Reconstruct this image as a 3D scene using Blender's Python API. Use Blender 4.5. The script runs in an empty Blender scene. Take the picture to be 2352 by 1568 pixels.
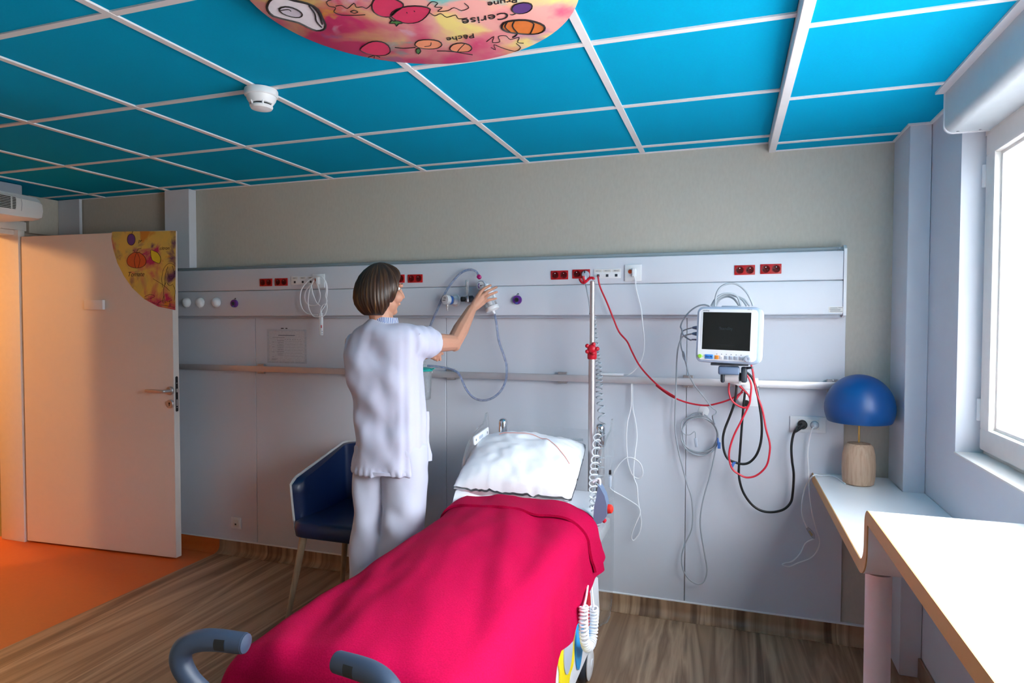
import bpy, bmesh, math, random
import numpy as np
from mathutils import Matrix, Vector, noise

random.seed(7)
scene = bpy.context.scene
col = scene.collection

# ------------------------------------------------------------------ camera
FPX, YAW, PITCH, ROLL, EYE = 1470.6, .3266, -.0296, .00154, 1.46
def cam_axes():
    cy, sy = math.cos(YAW), math.sin(YAW)
    f = np.array([-sy*math.cos(PITCH), cy*math.cos(PITCH), math.sin(PITCH)])
    r = np.array([cy, sy, 0.]); u = np.cross(r, f)
    c, s = math.cos(ROLL), math.sin(ROLL)
    return c*r+s*u, -s*r+c*u, f
CR, CU, CF = cam_axes()
cam_data = bpy.data.cameras.new('camera')
cam_data.sensor_width = 36.0
cam_data.lens = FPX/2352*36.0
cam_data.clip_start = .02
cam = bpy.data.objects.new('camera', cam_data)
cam.matrix_world = Matrix(((CR[0], CU[0], -CF[0], 0), (CR[1], CU[1], -CF[1], 0), (CR[2], CU[2], -CF[2], EYE), (0, 0, 0, 1)))
col.objects.link(cam)
scene.camera = cam

# ------------------------------------------------------------------ world, lights, exposure
world = bpy.data.worlds.new('overcast_sky')
scene.world = world
world.use_nodes = True
bg = world.node_tree.nodes['Background']
bg.inputs[0].default_value = (.96, .97, 1.0, 1)
bg.inputs[1].default_value = 25.0
# overcast sky: luminance (1 + 2 sin h)/3 above the horizon, pale ground below it
wn, wl_ = world.node_tree.nodes, world.node_tree.links
wtc = wn.new('ShaderNodeTexCoord'); wsp = wn.new('ShaderNodeSeparateXYZ'); wcr = wn.new('ShaderNodeValToRGB'); wmr = wn.new('ShaderNodeMapRange')
wl_.new(wtc.outputs['Generated'], wsp.inputs[0]); wl_.new(wsp.outputs['Z'], wmr.inputs[0])
wmr.inputs[1].default_value = -1.0; wmr.inputs[2].default_value = 1.0
we = wcr.color_ramp.elements
we[0].position = .49; we[0].color = (.30, .30, .29, 1)
we[1].position = .51; we[1].color = (.305, .325, .345, 1)
wz = we.new(1.0); wz.color = (.88, .94, 1.0, 1)
wl_.new(wmr.outputs[0], wcr.inputs[0]); wl_.new(wcr.outputs['Color'], bg.inputs[0])

def area(name, loc, aim, sx, sy, watts, color, portal=False, disk=False):
    l = bpy.data.lights.new(name, 'AREA')
    l.shape = 'DISK' if disk else 'RECTANGLE'
    l.size = sx
    if not disk: l.size_y = sy
    l.energy = watts; l.color = color
    o = bpy.data.objects.new(name, l)
    o.location = loc
    o.rotation_euler = Vector(aim).to_track_quat('-Z', 'Y').to_euler()
    col.objects.link(o)
    if portal: l.cycles.is_portal = True
    return o
WY0, WY1, WZ0, WZ1, WX = .4, 2.645, 1.0, 2.13, .765      # window opening in the right wall
area('window_portal', (1.02, (WY0+WY1)/2, (WZ0+WZ1)/2), (-1, 0, 0), WZ1-WZ0, WY1-WY0, 1, (1, 1, 1), portal=True)
def bulb(name, loc, watts, color, rad):
    l = bpy.data.lights.new(name, 'POINT'); l.energy = watts; l.color = color; l.shadow_soft_size = rad
    o = bpy.data.objects.new(name, l); o.location = loc; col.objects.link(o)
bulb('hall_lamp_light', (-5.0, 1.15, 2.12), 48, (1, .50, .17), .035)
bulb('hall_lamp_light_far', (-5.7, 3.2, 2.24), 32, (1, .50, .16), .12)
scene.view_settings.view_transform = 'Standard'
scene.view_settings.look = 'None'
scene.view_settings.gamma = 1.0
scene.view_settings.use_curve_mapping = False
scene.view_settings.exposure = 0.8
try:
    scene.cycles.use_denoising = True
    scene.cycles.max_bounces = 10
    scene.cycles.diffuse_bounces = 6
    scene.cycles.transparent_max_bounces = 24
    scene.cycles.caustics_reflective = False
    scene.cycles.caustics_refractive = False
except Exception:
    pass

# ------------------------------------------------------------------ pixel helpers (2352 x 1568 frame -> metres at a known plane)
EYEV = np.array([0, 0, EYE])
def ray(x, y): return CR*(x-1176)/FPX + CU*(784-y)/FPX + CF
def atY(x, y, D): d = ray(x, y); return d*(D/d[1]) + EYEV
def atZ(x, y, z): d = ray(x, y); return d*((z-EYE)/d[2]) + EYEV
def atX(x, y, X): d = ray(x, y); return d*(X/d[0]) + EYEV
def atP(x, y, p0, n):
    d = ray(x, y); n = np.asarray(n, float)
    return EYEV + d*(np.dot(np.asarray(p0)-EYEV, n)/np.dot(d, n))

# ------------------------------------------------------------------ materials
def lin(c):
    return tuple(((v/255)/12.92 if v/255 <= .04045 else ((v/255+.055)/1.055)**2.4) for v in c)
MATS = {}
def mat(name, rgb, rough=.5, metal=0., var=.04, vscale=30., bump=0., bscale=200., spec=.5, emit=None, coat=0., sheen=0.):
    if name in MATS: return MATS[name]
    m = bpy.data.materials.new(name); m.use_nodes = True
    nt = m.node_tree; N = nt.nodes; L = nt.links
    b = N['Principled BSDF']
    c = lin(rgb)
    b.inputs['Roughness'].default_value = rough
    b.inputs['Metallic'].default_value = metal
    b.inputs['Specular IOR Level'].default_value = spec
    b.inputs['Coat Weight'].default_value = coat
    b.inputs['Sheen Weight'].default_value = sheen
    tc = N.new('ShaderNodeTexCoord')
    nz = N.new('ShaderNodeTexNoise'); nz.inputs['Scale'].default_value = vscale; nz.inputs['Detail'].default_value = 4
    L.new(tc.outputs['Object'], nz.inputs['Vector'])
    mx = N.new('ShaderNodeMix'); mx.data_type = 'RGBA'
    mx.inputs[6].default_value = tuple(max(0, v*(1-var)) for v in c)+(1,)
    mx.inputs[7].default_value = tuple(min(1, v*(1+var)) for v in c)+(1,)
    L.new(nz.outputs['Fac'], mx.inputs[0]); L.new(mx.outputs[2], b.inputs['Base Color'])
    if bump:
        n2 = N.new('ShaderNodeTexNoise'); n2.inputs['Scale'].default_value = bscale; n2.inputs['Detail'].default_value = 3
        L.new(tc.outputs['Object'], n2.inputs['Vector'])
        bp = N.new('ShaderNodeBump'); bp.inputs['Strength'].default_value = bump; bp.inputs['Distance'].default_value = .002
        L.new(n2.outputs['Fac'], bp.inputs['Height']); L.new(bp.outputs[0], b.inputs['Normal'])
    if emit:
        b.inputs['Emission Color'].default_value = c+(1,); b.inputs['Emission Strength'].default_value = emit
    MATS[name] = m
    return m

def ramp_mat(name, stops, scale, rough=.5, noise_scale=1., detail=5., distort=0., bump=0., spec=.4, sheen=0.):
    """noise stretched by `scale` (x,y,z) through a colour ramp"""
    m = bpy.data.materials.new(name); m.use_nodes = True
    nt = m.node_tree; N = nt.nodes; L = nt.links; b = N['Principled BSDF']
    tc = N.new('ShaderNodeTexCoord'); mp = N.new('ShaderNodeMapping'); mp.inputs['Scale'].default_value = scale
    nz = N.new('ShaderNodeTexNoise'); nz.inputs['Scale'].default_value = noise_scale; nz.inputs['Detail'].default_value = detail
    nz.inputs['Distortion'].default_value = distort
    cr = N.new('ShaderNodeValToRGB'); e = cr.color_ramp.elements
    while len(e) < len(stops): e.new(.5)
    for k, (p, c) in enumerate(stops): e[k].position = p; e[k].color = lin(c)+(1,)
    L.new(tc.outputs['Object'], mp.inputs['Vector']); L.new(mp.outputs[0], nz.inputs['Vector'])
    L.new(nz.outputs['Fac'], cr.inputs['Fac']); L.new(cr.outputs['Color'], b.inputs['Base Color'])
    b.inputs['Roughness'].default_value = rough; b.inputs['Specular IOR Level'].default_value = spec
    b.inputs['Sheen Weight'].default_value = sheen
    if bump:
        bp = N.new('ShaderNodeBump'); bp.inputs['Strength'].default_value = bump; bp.inputs['Distance'].default_value = .003
        L.new(nz.outputs['Fac'], bp.inputs['Height']); L.new(bp.outputs[0], b.inputs['Normal'])
    MATS[name] = m
    return m

def clear_mat(name, rgb, tint=.06, gloss=.6, rough=.03):
    """thin clear plastic / glass: see-through, with reflections at grazing angles and a little body colour"""
    m = bpy.data.materials.new(name); m.use_nodes = True
    nt = m.node_tree; N = nt.nodes; L = nt.links
    for n in list(N): N.remove(n)
    out = N.new('ShaderNodeOutputMaterial'); tr = N.new('ShaderNodeBsdfTransparent'); gl = N.new('ShaderNodeBsdfGlossy')
    df = N.new('ShaderNodeBsdfDiffuse'); m1 = N.new('ShaderNodeMixShader'); m2 = N.new('ShaderNodeMixShader')
    lw = N.new('ShaderNodeLayerWeight'); lw.inputs['Blend'].default_value = .25
    mu = N.new('ShaderNodeMath'); mu.operation = 'MULTIPLY'; mu.inputs[1].default_value = gloss
    nz = N.new('ShaderNodeTexNoise'); nz.inputs['Scale'].default_value = 25
    ma = N.new('ShaderNodeMath'); ma.operation = 'MULTIPLY'; ma.inputs[1].default_value = tint*2
    c = lin(rgb)+(1,)
    df.inputs[0].default_value = c; gl.inputs['Roughness'].default_value = rough
    tr.inputs[0].default_value = (.985, .99, .992, 1)
    L.new(nz.outputs['Fac'], ma.inputs[0]); L.new(ma.outputs[0], m1.inputs[0])
    L.new(tr.outputs[0], m1.inputs[1]); L.new(df.outputs[0], m1.inputs[2])
    L.new(lw.outputs['Fresnel'], mu.inputs[0]); L.new(mu.outputs[0], m2.inputs[0])
    L.new(m1.outputs[0], m2.inputs[1]); L.new(gl.outputs[0], m2.inputs[2])
    L.new(m2.outputs[0], out.inputs[0])
    MATS[name] = m
    return m

mat('low_bounce_brown', (128, 100, 78), .55)  # mid brown for the unseen rear wall, picked to weaken bounced light
mat('white_wall', (208, 212, 221), .55, var=.015, bump=.05)
mat('white_panel', (215, 218, 227), .38, var=.012, vscale=8, bump=.03, bscale=400)
ramp_mat('beige_wallpaper', [(.25, (190, 184, 173)), (.75, (198, 192, 181))], (9, 9, 4), .75, noise_scale=9, detail=9, bump=.06)
mat('ceiling_blue', (0, 164, 206), .9, var=.06, vscale=120, bump=.25, bscale=500, spec=.06)
mat('grid_white', (232, 228, 230), .5)
ramp_mat('wood_vinyl', [(.24, (70, 50, 36)), (.36, (124, 94, 70)), (.44, (174, 140, 110)), (.5, (138, 106, 80)), (.57, (190, 157, 126)), (.66, (112, 85, 64)), (.8, (168, 135, 106))],
         (4.3, .25, .25), .40, noise_scale=1.5, detail=7, distort=.9)
mat('orange_vinyl', (204, 100, 38), .5, var=.06, vscale=60)
mat('hall_vinyl', (128, 116, 84), .55, var=.05)
mat('hall_wall', (222, 190, 140), .7)
mat('door_white', (222, 212, 205), .5, var=.02, bump=.04)
mat('frame_white', (232, 228, 224), .45)
mat('desk_white', (243, 245, 247), .28, var=.01)
mat('desk_edge', (206, 160, 100), .5, var=.06)
mat('desk_leg_white', (232, 220, 222), .4)
mat('plastic_white', (236, 237, 240), .38, var=.012)
mat('plastic_grey', (176, 184, 198), .42)
mat('plastic_dark', (52, 58, 68), .45)
mat('plastic_slate', (104, 122, 150), .45)
mat('rubber_black', (18, 18, 20), .5)
mat('socket_red', (190, 14, 20), .4, var=.03)
mat('socket_red_deep', (138, 10, 16), .5)
mat('metal_bright', (220, 222, 226), .22, 1.)
mat('metal_satin', (196, 192, 194), .38, .85)
mat('rail_alu', (205, 201, 204), .45, .55)
mat('chrome', (225, 228, 232), .12, 1.)
mat('brass', (200, 165, 95), .3, .9)
mat('purple', (100, 38, 136), .45)
mat('clip_blue', (62, 112, 190), .5)
mat('teal', (28, 172, 160), .45)
mat('cable_red', (205, 28, 52), .42)
mat('cable_grey', (165, 172, 180), .5)
mat('cable_white', (240, 241, 244), .45)
mat('cable_black', (20, 22, 24), .42)
mat('clamp_red', (192, 16, 40), .38)
mat('lamp_blue', (0, 70, 134), .38, var=.05)
ramp_mat('lamp_wood', [(.3, (170, 138, 112)), (.55, (198, 168, 142)), (.75, (182, 150, 124))], (30, 30, 2.2), .55, noise_scale=3, detail=6)
mat('ink_black', (30, 26, 28), .6)
mat('ink_grey', (120, 122, 132), .6)
mat('ink_red', (200, 30, 50), .6)
mat('shutter_grey', (200, 206, 210), .5)
mat('screen', (8, 14, 18), .2, var=.2)
mat('screen_text', (34, 44, 50), .4)
mat('trim_teal', (140, 152, 158), .6)
clear_mat('acrylic', (226, 233, 238), .03, .35)
clear_mat('clear_plastic', (205, 213, 220), .24, .7)
clear_mat('tube_clear', (130, 150, 196), .38, .6)
clear_mat('pane_glass', (235, 240, 245), .01, .35)
clear_mat('sleeve_film', (232, 230, 236), .12, .12, .2)

# ------------------------------------------------------------------ geometry helpers: each returns (verts, faces)
def A(v): return np.asarray(v, float)
def g_box(c, s, bev=0., seg=2, R=None):
    bm = bmesh.new(); bmesh.ops.create_cube(bm, size=1)
    for v in bm.verts: v.co = Vector((v.co.x*s[0], v.co.y*s[1], v.co.z*s[2]))
    if bev: bmesh.ops.bevel(bm, geom=list(bm.edges), offset=min(bev, min(s)*.49), segments=seg, affect='EDGES', profile=.5)
    return from_bm(bm, c, R)
def from_bm(bm, c=(0, 0, 0), R=None):
    bm.verts.index_update()
    V = np.array([v.co[:] for v in bm.verts]); F = [[v.index for v in f.verts] for f in bm.faces]
    bm.free()
    if R is not None: V = V @ np.array(R).T
    return V + A(c), F
def g_box2(lo, hi, bev=0., seg=2):
    lo, hi = A(lo), A(hi)
    return g_box((lo+hi)/2, hi-lo, bev, seg)
def frame_of(d):
    d = A(d)/np.linalg.norm(d)
    t = A((0, 0, 1)) if abs(d[2]) < .9 else A((1, 0, 0))
    u = np.cross(t, d); u /= np.linalg.norm(u)
    return u, np.cross(d, u), d
def g_lathe(prof, o=(0, 0, 0), axis=(0, 0, 1), seg=28, sx=1., sy=1.):
    u, w, d = frame_of(axis)
    V = []; F = []
    n = len(prof)
    for (r, h) in prof:
        for k in range(seg):
            a = 2*math.pi*k/seg
            V.append(A(o)+u*(r*math.cos(a)*sx)+w*(r*math.sin(a)*sy)+d*h)
    for i in range(n-1):
        for k in range(seg):
            k2 = (k+1) % seg
            F.append([i*seg+k, i*seg+k2, (i+1)*seg+k2, (i+1)*seg+k])
    if prof[0][0] > 1e-6: F.append([k for k in range(seg)][::-1])
    if prof[-1][0] > 1e-6: F.append([(n-1)*seg+k for k in range(seg)])
    return np.array(V), F
def smooth_path(P, sub=6, closed=False):
    P = [A(p) for p in P]; n = len(P)
    if n < 3 or sub <= 1: return P
    out = []
    rng = range(n if closed else n-1)
    for i in rng:
        if closed: p0, p1, p2, p3 = P[i-1], P[i], P[(i+1) % n], P[(i+2) % n]
        else: p0, p1, p2, p3 = P[max(i-1, 0)], P[i], P[i+1], P[min(i+2, n-1)]
        for k in range(sub):
            t = k/sub
            out.append(.5*((2*p1)+(-p0+p2)*t+(2*p0-5*p1+4*p2-p3)*t*t+(-p0+3*p1-3*p2+p3)*t**3))
    if not closed: out.append(P[-1])
    return out
def g_tube(P, r, sub=6, seg=8, closed=False, flat=1.):
    P = smooth_path(P, sub, closed); n = len(P)
    rs = r if hasattr(r, '__len__') else [r]*n
    if len(rs) != n: rs = np.interp(np.linspace(0, 1, n), np.linspace(0, 1, len(rs)), rs)
    V = []; F = []; u = None
    for i in range(n):
        a = P[i-1] if (i > 0 or closed) else P[i]; b = P[(i+1) % n] if (i < n-1 or closed) else P[i]
        d = b-a; d = d/max(np.linalg.norm(d), 1e-9)
        if u is None: u = frame_of(d)[0]
        u = u-d*np.dot(u, d); u /= max(np.linalg.norm(u), 1e-9); w = np.cross(d, u)
        for k in range(seg):
            t = 2*math.pi*k/seg
            V.append(P[i]+(u*math.cos(t)+w*math.sin(t)*flat)*rs[i])
    m = n if closed else n-1
    for i in range(m):
        j = (i+1) % n
        for k in range(seg):
            k2 = (k+1) % seg
            F.append([i*seg+k, i*seg+k2, j*seg+k2, j*seg+k])
    if not closed:
        F.append(list(range(seg))[::-1]); F.append([(n-1)*seg+k for k in range(seg)])
    return np.array(V), F
def g_prism(pts, t, o, u, v, bev=0.):
    """outline in the (u,v) plane through o, thickness t along u x v (centred at +t/2)"""
    u, v = A(u), A(v); n = np.cross(u, v)
    base = [A(o)+u*p[0]+v*p[1] for p in pts]; m = len(pts)
    V = np.array(base+[b+n*t for b in base])
    F = [list(range(m))[::-1], list(range(m, 2*m))]+[[k, (k+1) % m, m+(k+1) % m, m+k] for k in range(m)]
    return V, F
def g_caps(p1, r1, p2, r2):
    bm = bmesh.new()
    for p, r in ((p1, r1), (p2, r2)):
        bmesh.ops.create_icosphere(bm, subdivisions=2, radius=r, matrix=Matrix.Translation(Vector(p)))
    bmesh.ops.convex_hull(bm, input=list(bm.verts))
    dead = [v for v in bm.verts if not v.link_faces]
    bmesh.ops.delete(bm, geom=dead, context='VERTS')
    return from_bm(bm)
def g_ell(c, r, R=None, sub=3):
    bm = bmesh.new(); bmesh.ops.create_icosphere(bm, subdivisions=sub, radius=1)
    V, F = from_bm(bm)
    V = V*A(r)
    if R is not None: V = V @ np.array(R).T
    return V+A(c), F
def g_loft(rings, cap=True):
    n = len(rings[0]); V = np.concatenate([A(r) for r in rings]); F = []
    for i in range(len(rings)-1):
        for k in range(n):
            k2 = (k+1) % n
            F.append([i*n+k, i*n+k2, (i+1)*n+k2, (i+1)*n+k])
    if cap:
        F.append(list(range(n))[::-1]); F.append([(len(rings)-1)*n+k for k in range(n)])
    return V, F
def g_grid(P):
    P = A(P); a, b = P.shape[:2]
    F = [[i*b+j, i*b+j+1, (i+1)*b+j+1, (i+1)*b+j] for i in range(a-1) for j in range(b-1)]
    return P.reshape(-1, 3), F
def merge(gs):
    V = []; F = []; n = 0
    for v, f in gs:
        V.append(v); F += [[i+n for i in q] for q in f]; n += len(v)
    return np.concatenate(V), F
def xf(g, M): 
    M = np.array(M)
    return g[0] @ M[:3, :3].T + M[:3, 3], g[1]
def rrect(w, h, r, n=5):
    out = []
    for cx, cy, a0 in ((w/2-r, h/2-r, 0), (-w/2+r, h/2-r, 90), (-w/2+r, -h/2+r, 180), (w/2-r, -h/2+r, 270)):
        for k in range(n+1):
            a = math.radians(a0+90*k/n); out.append((cx+r*math.cos(a), cy+r*math.sin(a)))
    return out

# ------------------------------------------------------------------ object helpers
WLOC = {}
def link(o, par, loc):
    col.objects.link(o)
    o.location = Vector(loc); WLOC[o.name] = Vector(loc)
    if par is not None:
        o.parent = par; o.matrix_parent_inverse = Matrix.Translation(-WLOC[par.name])
    return o
def raw_mesh(name, V, F, material, sm=True, ang=38):
    me = bpy.data.meshes.new(name)
    me.from_pydata([tuple(v) for v in V], [], F)
    me.materials.append(MATS[material] if isinstance(material, str) else material)
    bm = bmesh.new(); bm.from_mesh(me); bmesh.ops.recalc_face_normals(bm, faces=bm.faces); bm.to_mesh(me); bm.free()
    if sm:
        me.polygons.foreach_set('use_smooth', [True]*len(me.polygons))
        me.set_sharp_from_angle(angle=math.radians(ang))
    me.update()
    return me
def mk(name, gs, material, par=None, sm=True, ang=38):
    V, F = merge(gs if isinstance(gs, list) else [gs])
    lo, hi = V.min(0), V.max(0)
    o0 = A(((lo[0]+hi[0])/2, (lo[1]+hi[1])/2, lo[2]))
    o = bpy.data.objects.new(name, raw_mesh(name, V-o0, F, material, sm, ang))
    return link(o, par, o0)
def tag(o, label, cat, group=None):
    o['label'] = label; o['category'] = cat
    if group: o['group'] = group
    return o
def thing(name, loc, label, cat, group=None):
    o = bpy.data.objects.new(name, None); o.empty_display_size = .05
    link(o, None, loc)
    return tag(o, label, cat, group)
def struct(o): o['kind'] = 'structure'; return o
def part_copy(src, par, delta):
    c = src.copy(); return link(c, par, A(src.location)+A(delta))
def text_mesh(name, s, size, o, u, v, material, par, align='CENTER', shear=0., ext=.0004):
    cu = bpy.data.curves.new(name, 'FONT'); cu.body = s; cu.size = size; cu.align_x = align; cu.align_y = 'CENTER'
    cu.shear = shear; cu.extrude = ext; cu.resolution_u = 3
    tmp = bpy.data.objects.new(name+'_tmp', cu); col.objects.link(tmp)
    me = bpy.data.meshes.new_from_object(tmp.evaluated_get(bpy.context.evaluated_depsgraph_get()))
    V = np.array([p.co[:] for p in me.vertices]).reshape(-1, 3); F = [list(p.vertices) for p in me.polygons]
    bpy.data.objects.remove(tmp); bpy.data.curves.remove(cu); bpy.data.meshes.remove(me)
    if not len(V): return None
    u, v = A(u), A(v); n = np.cross(u, v)
    W = A(o)+V[:, :1]*u+V[:, 1:2]*v+V[:, 2:]*n
    return mk(name, (W, F), material, par, sm=False)
def remesh(gs, voxel, smooth=4):
    """fuse overlapping solids into ONE continuous surface"""
    V, F = merge(gs)
    me = bpy.data.meshes.new('tmp'); me.from_pydata([tuple(v) for v in V], [], F)
    tmp = bpy.data.objects.new('tmp', me); col.objects.link(tmp)
    m = tmp.modifiers.new('r', 'REMESH'); m.mode = 'VOXEL'; m.voxel_size = voxel
    if smooth:
        s = tmp.modifiers.new('s', 'SMOOTH'); s.iterations = smooth; s.factor = .5
    ev = bpy.data.meshes.new_from_object(tmp.evaluated_get(bpy.context.evaluated_depsgraph_get()))
    W = np.empty(len(ev.vertices)*3); ev.vertices.foreach_get('co', W); W = W.reshape(-1, 3)
    Nn = np.empty(len(ev.vertices)*3); ev.vertices.foreach_get('normal', Nn); Nn = Nn.reshape(-1, 3)
    Q = [list(p.vertices) for p in ev.polygons]
    bpy.data.objects.remove(tmp); bpy.data.meshes.remove(me); bpy.data.meshes.remove(ev)
    return W, Q, Nn

# ================================================================== THE ROOM
YB = 3.25                         # back wall plane
XL, XR = -4.46, WX                # left wall (with the door), right wall (with the window)
ZC, ZC2 = 2.30, 2.26              # main ceiling, lower ceiling strip by the window
YN = -1.0                        # wall behind the camera
DY0, DY1, DZ = 1.74, 2.945, 2.03  # door opening in the left wall

floor = struct(mk('floor', g_box2((-3.06, YN, -.06), (XR+.02, YB-.004, 0)), 'wood_vinyl', sm=False))
floor_e = struct(mk('floor_entry', g_box2((-4.68, YN, -.06), (-3.0602, YB-.004, 0)), 'orange_vinyl', sm=False))
floor_h = struct(mk('floor_hall', g_box2((-7.0, -2.5, -.06), (-4.6802, 6.5, 0)), 'hall_vinyl', sm=False))
# vinyl carried up the foot of the wall in a cove
def cove(x0, x1, name, m):
    pr = [(YB-.06, .0), (YB-.06, .002)]
    for k in range(9):
        a = math.radians(90*k/8); pr.append((YB-.06+.040*math.sin(a), .002+.040*(1-math.cos(a))))
    pr += [(YB-.02, .078), (YB-.004, .078), (YB-.004, 0)]
    return struct(mk(name, g_loft([[(x, p[0], p[1]) for p in pr] for x in (x0, x1)]), m))
cove(-3.06, .684, 'baseboard_back', 'wood_vinyl')
cove(-4.45, -3.0602, 'baseboard_entry', 'orange_vinyl')
struct(mk('baseboard_right', g_box2((XR-.014, YN, 0), (XR-.001, 2.995, .085), .004), 'wood_vinyl'))

wall_back = struct(mk('wall_back', g_box2((-4.62, YB, 0), (1.0, YB+.12, 2.42)), 'beige_wallpaper', sm=False))
jx = [-4.44, atY(591, 900, YB)[0], atY(1027, 900, YB)[0], atY(1576, 950, YB)[0], atY(1938, 1000, YB)[0]]
for k in range(4):
    mk('wall_panel', g_box2((jx[k]+.0012, YB-.012, .082), (jx[k+1]-.0012, YB-.0005, 1.52), .002, 1), 'white_panel', wall_back)
mk('panel_trim', g_box2((jx[0], YB-.018, .076), (.684, YB-.001, .084), .002, 1), 'plastic_white', wall_back)

wl = [g_box2((XL-.16, YN, 0), (XL, DY0, 2.42)), g_box2((XL-.16, DY1, 0), (XL, YB, 2.42)), g_box2((XL-.16, DY0, DZ), (XL, DY1, 2.42))]
wall_left = struct(mk('wall_left', wl, 'beige_wallpaper', sm=False))
wall_right = struct(mk('wall_right', g_box2((XR, YN, 0), (XR+.2, YB, WZ0)), 'white_wall', sm=False))
struct(mk('wall_right_far', g_box2((XR, WY1, WZ0), (XR+.2, YB, 2.42)), 'white_wall', sm=False))
struct(mk('wall_right_near', g_box2((XR, YN, WZ0), (XR+.2, WY0, 2.42)), 'white_wall', sm=False))
struct(mk('wall_right_header', g_box2((XR, WY0, 2.262), (XR+.2, WY1, 2.42)), 'white_wall', sm=False))
struct(mk('wall_right_lintel', g_box2((.849, WY0, WZ1), (XR+.2, WY1, 2.262)), 'white_wall', sm=False))
struct(mk('wall_right_cheek', g_box2((XR, 2.612, WZ1), (.849, WY1, 2.262)), 'white_wall', sm=False))
struct(mk('wall_rear', g_box2((-4.62, YN-.12, 0), (1.0, YN, 2.42)), 'low_bounce_brown', sm=False))  # out of view; its place and dark tone are assumed to shape daylight falloff
# unseen block left of the camera, added to keep daylight from the left part
struct(mk('wall_daylight_block', [g_box2((XL+.001, YN+.001, 0), (-2.62, 1.58, 2.334)), g_box2((-2.62, YN+.001, 0), (-1.32, .74, 2.334))], 'beige_wallpaper', sm=False))
# boxed-in columns
struct(mk('trim_1', g_box2((.685, 2.995, 0), (XR-.001, YB-.001, ZC2-.001), .002, 1), 'white_wall'))
struct(mk('trim_2', g_box2((-3.43, 3.19, 1.802), (-3.232, YB-.001, ZC-.001), .002, 1), 'white_wall'))
struct(mk('trim_3', g_box2((-4.41, 3.215, 1.4), (-4.21, YB-.013, ZC-.001), .002, 1), 'white_wall'))
struct(mk('trim_4', g_box2((-4.459, 3.02, 2.05), (-4.412, YB-.013, ZC-.001), .002, 1), 'beige_wallpaper'))

# ---- ceiling: slab, tiles and white grid bars as its pieces
ceiling = struct(mk('ceiling', g_box2((-4.62, YN-.12, 2.335), (1.0, YB+.12, 2.42)), 'white_wall', sm=False))
gx = [-.4147+.6*i for i in range(-6, 1)]
xs = [XL]+gx+[.168]
ys = [YN]+[3.1307-.6*j for j in range(6, -1, -1)]+[YB]
for i in range(len(xs)-1):
    for j in range(len(ys)-1):
        mk('ceiling_tile', g_box2((xs[i]+.003, ys[j]+.003, ZC+.004+random.uniform(0, .0015)), (xs[i+1]-.003, ys[j+1]-.003, ZC+.022), .003, 1), 'ceiling_blue', ceiling)
for x in gx:
    mk('grid_bar', g_box2((x-.012, YN, ZC-.001), (x+.012, YB, ZC+.012)), 'grid_white', ceiling, sm=False)
for y in ys[1:-1]:
    mk('grid_bar', g_box2((XL, y-.012, ZC), (.168, y+.012, ZC+.012)), 'grid_white', ceiling, sm=False)
mk('edge_profile', g_box2((XL, YB-.006, ZC-.002), (.166, YB-.0005, ZC+.006)), 'grid_white', ceiling, sm=False)
mk('step_beam', g_box2((.166, YN, ZC2-.004), (.197, YB-.0005, 2.33), .002, 1), 'grid_white', ceiling)
ys2 = [YN]+[3.112-.597*j for j in range(6, -1, -1)]+[YB]
for j in range(len(ys2)-1):
    x1 = .757 if ys2[j+1] < 3.0 else .684
    if j == len(ys2)-3:
        mk('ceiling_tile', g_box2((.197, ys2[j]+.003, ZC2+.004), (.757, 2.990, ZC2+.022), .002, 1), 'ceiling_blue', ceiling)
        mk('ceiling_tile', g_box2((.197, 2.991, ZC2+.004), (.684, ys2[j+1]-.003, ZC2+.022), .002, 1), 'ceiling_blue', ceiling)
    else:
        mk('ceiling_tile', g_box2((.197, ys2[j]+.003, ZC2+.004), (.757 if j < len(ys2)-3 else .684, ys2[j+1]-.003, ZC2+.022), .002, 1), 'ceiling_blue', ceiling)
for y in ys2[1:-1]:
    mk('grid_bar', g_box2((.196, y-.011, ZC2), (.72 if y < 3 else .684, y+.011, ZC2+.012)), 'grid_white', ceiling, sm=False)
for lo, hi in (((.197, YB-.006, ZC2-.002), (.684, YB-.0005, ZC2+.006)), ((.676, 2.986, ZC2-.003), (.6845, YB-.006, ZC2+.006)),
               ((.676, 2.980, ZC2-.003), (XR-.001, 2.9945, ZC2+.006)), ((.752, 2.612, ZC2-.003), (XR-.001, 2.98, ZC2+.006)),
               ((.672, YN, ZC2-.004), (.7, 2.612, ZC2+.008))):
    mk('edge_profile', g_box2(lo, hi), 'grid_white', ceiling, sm=False)

# ---- shutter box above the window
sb = thing('shutter_box', (.77, 1.5, 2.115), 'long white roller shutter box with rounded lower edge above the window', 'shutter box')
def sbprof(g=0.):
    x0, x1, z0, z1, r = .70-g, .834, 2.117-g, ZC2-.001, .028
    p = [(x1, z1), (x1, z0)]
    for k in range(7):
        a = math.radians(90*k/6); p.append((x0+r-r*math.sin(a), z0+r-r*math.cos(a)))
    return p+[(x0, z1)]
mk('housing', g_loft([[(p[0], y, p[1]) for p in sbprof()] for y in (WY0, 2.6)]), 'shutter_grey', sb)
mk('end_cap', g_loft([[(p[0], y, p[1]) for p in sbprof(.003)] for y in (2.6, 2.608)]), 'plastic_white', sb)
for x in (.735, .80):
    mk('screw', g_lathe([(.004, 0), (.004, .002), (0, .003)], (x, 2.585, 2.1165), (0, 0, -1), 10), 'metal_satin', sb)

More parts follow.
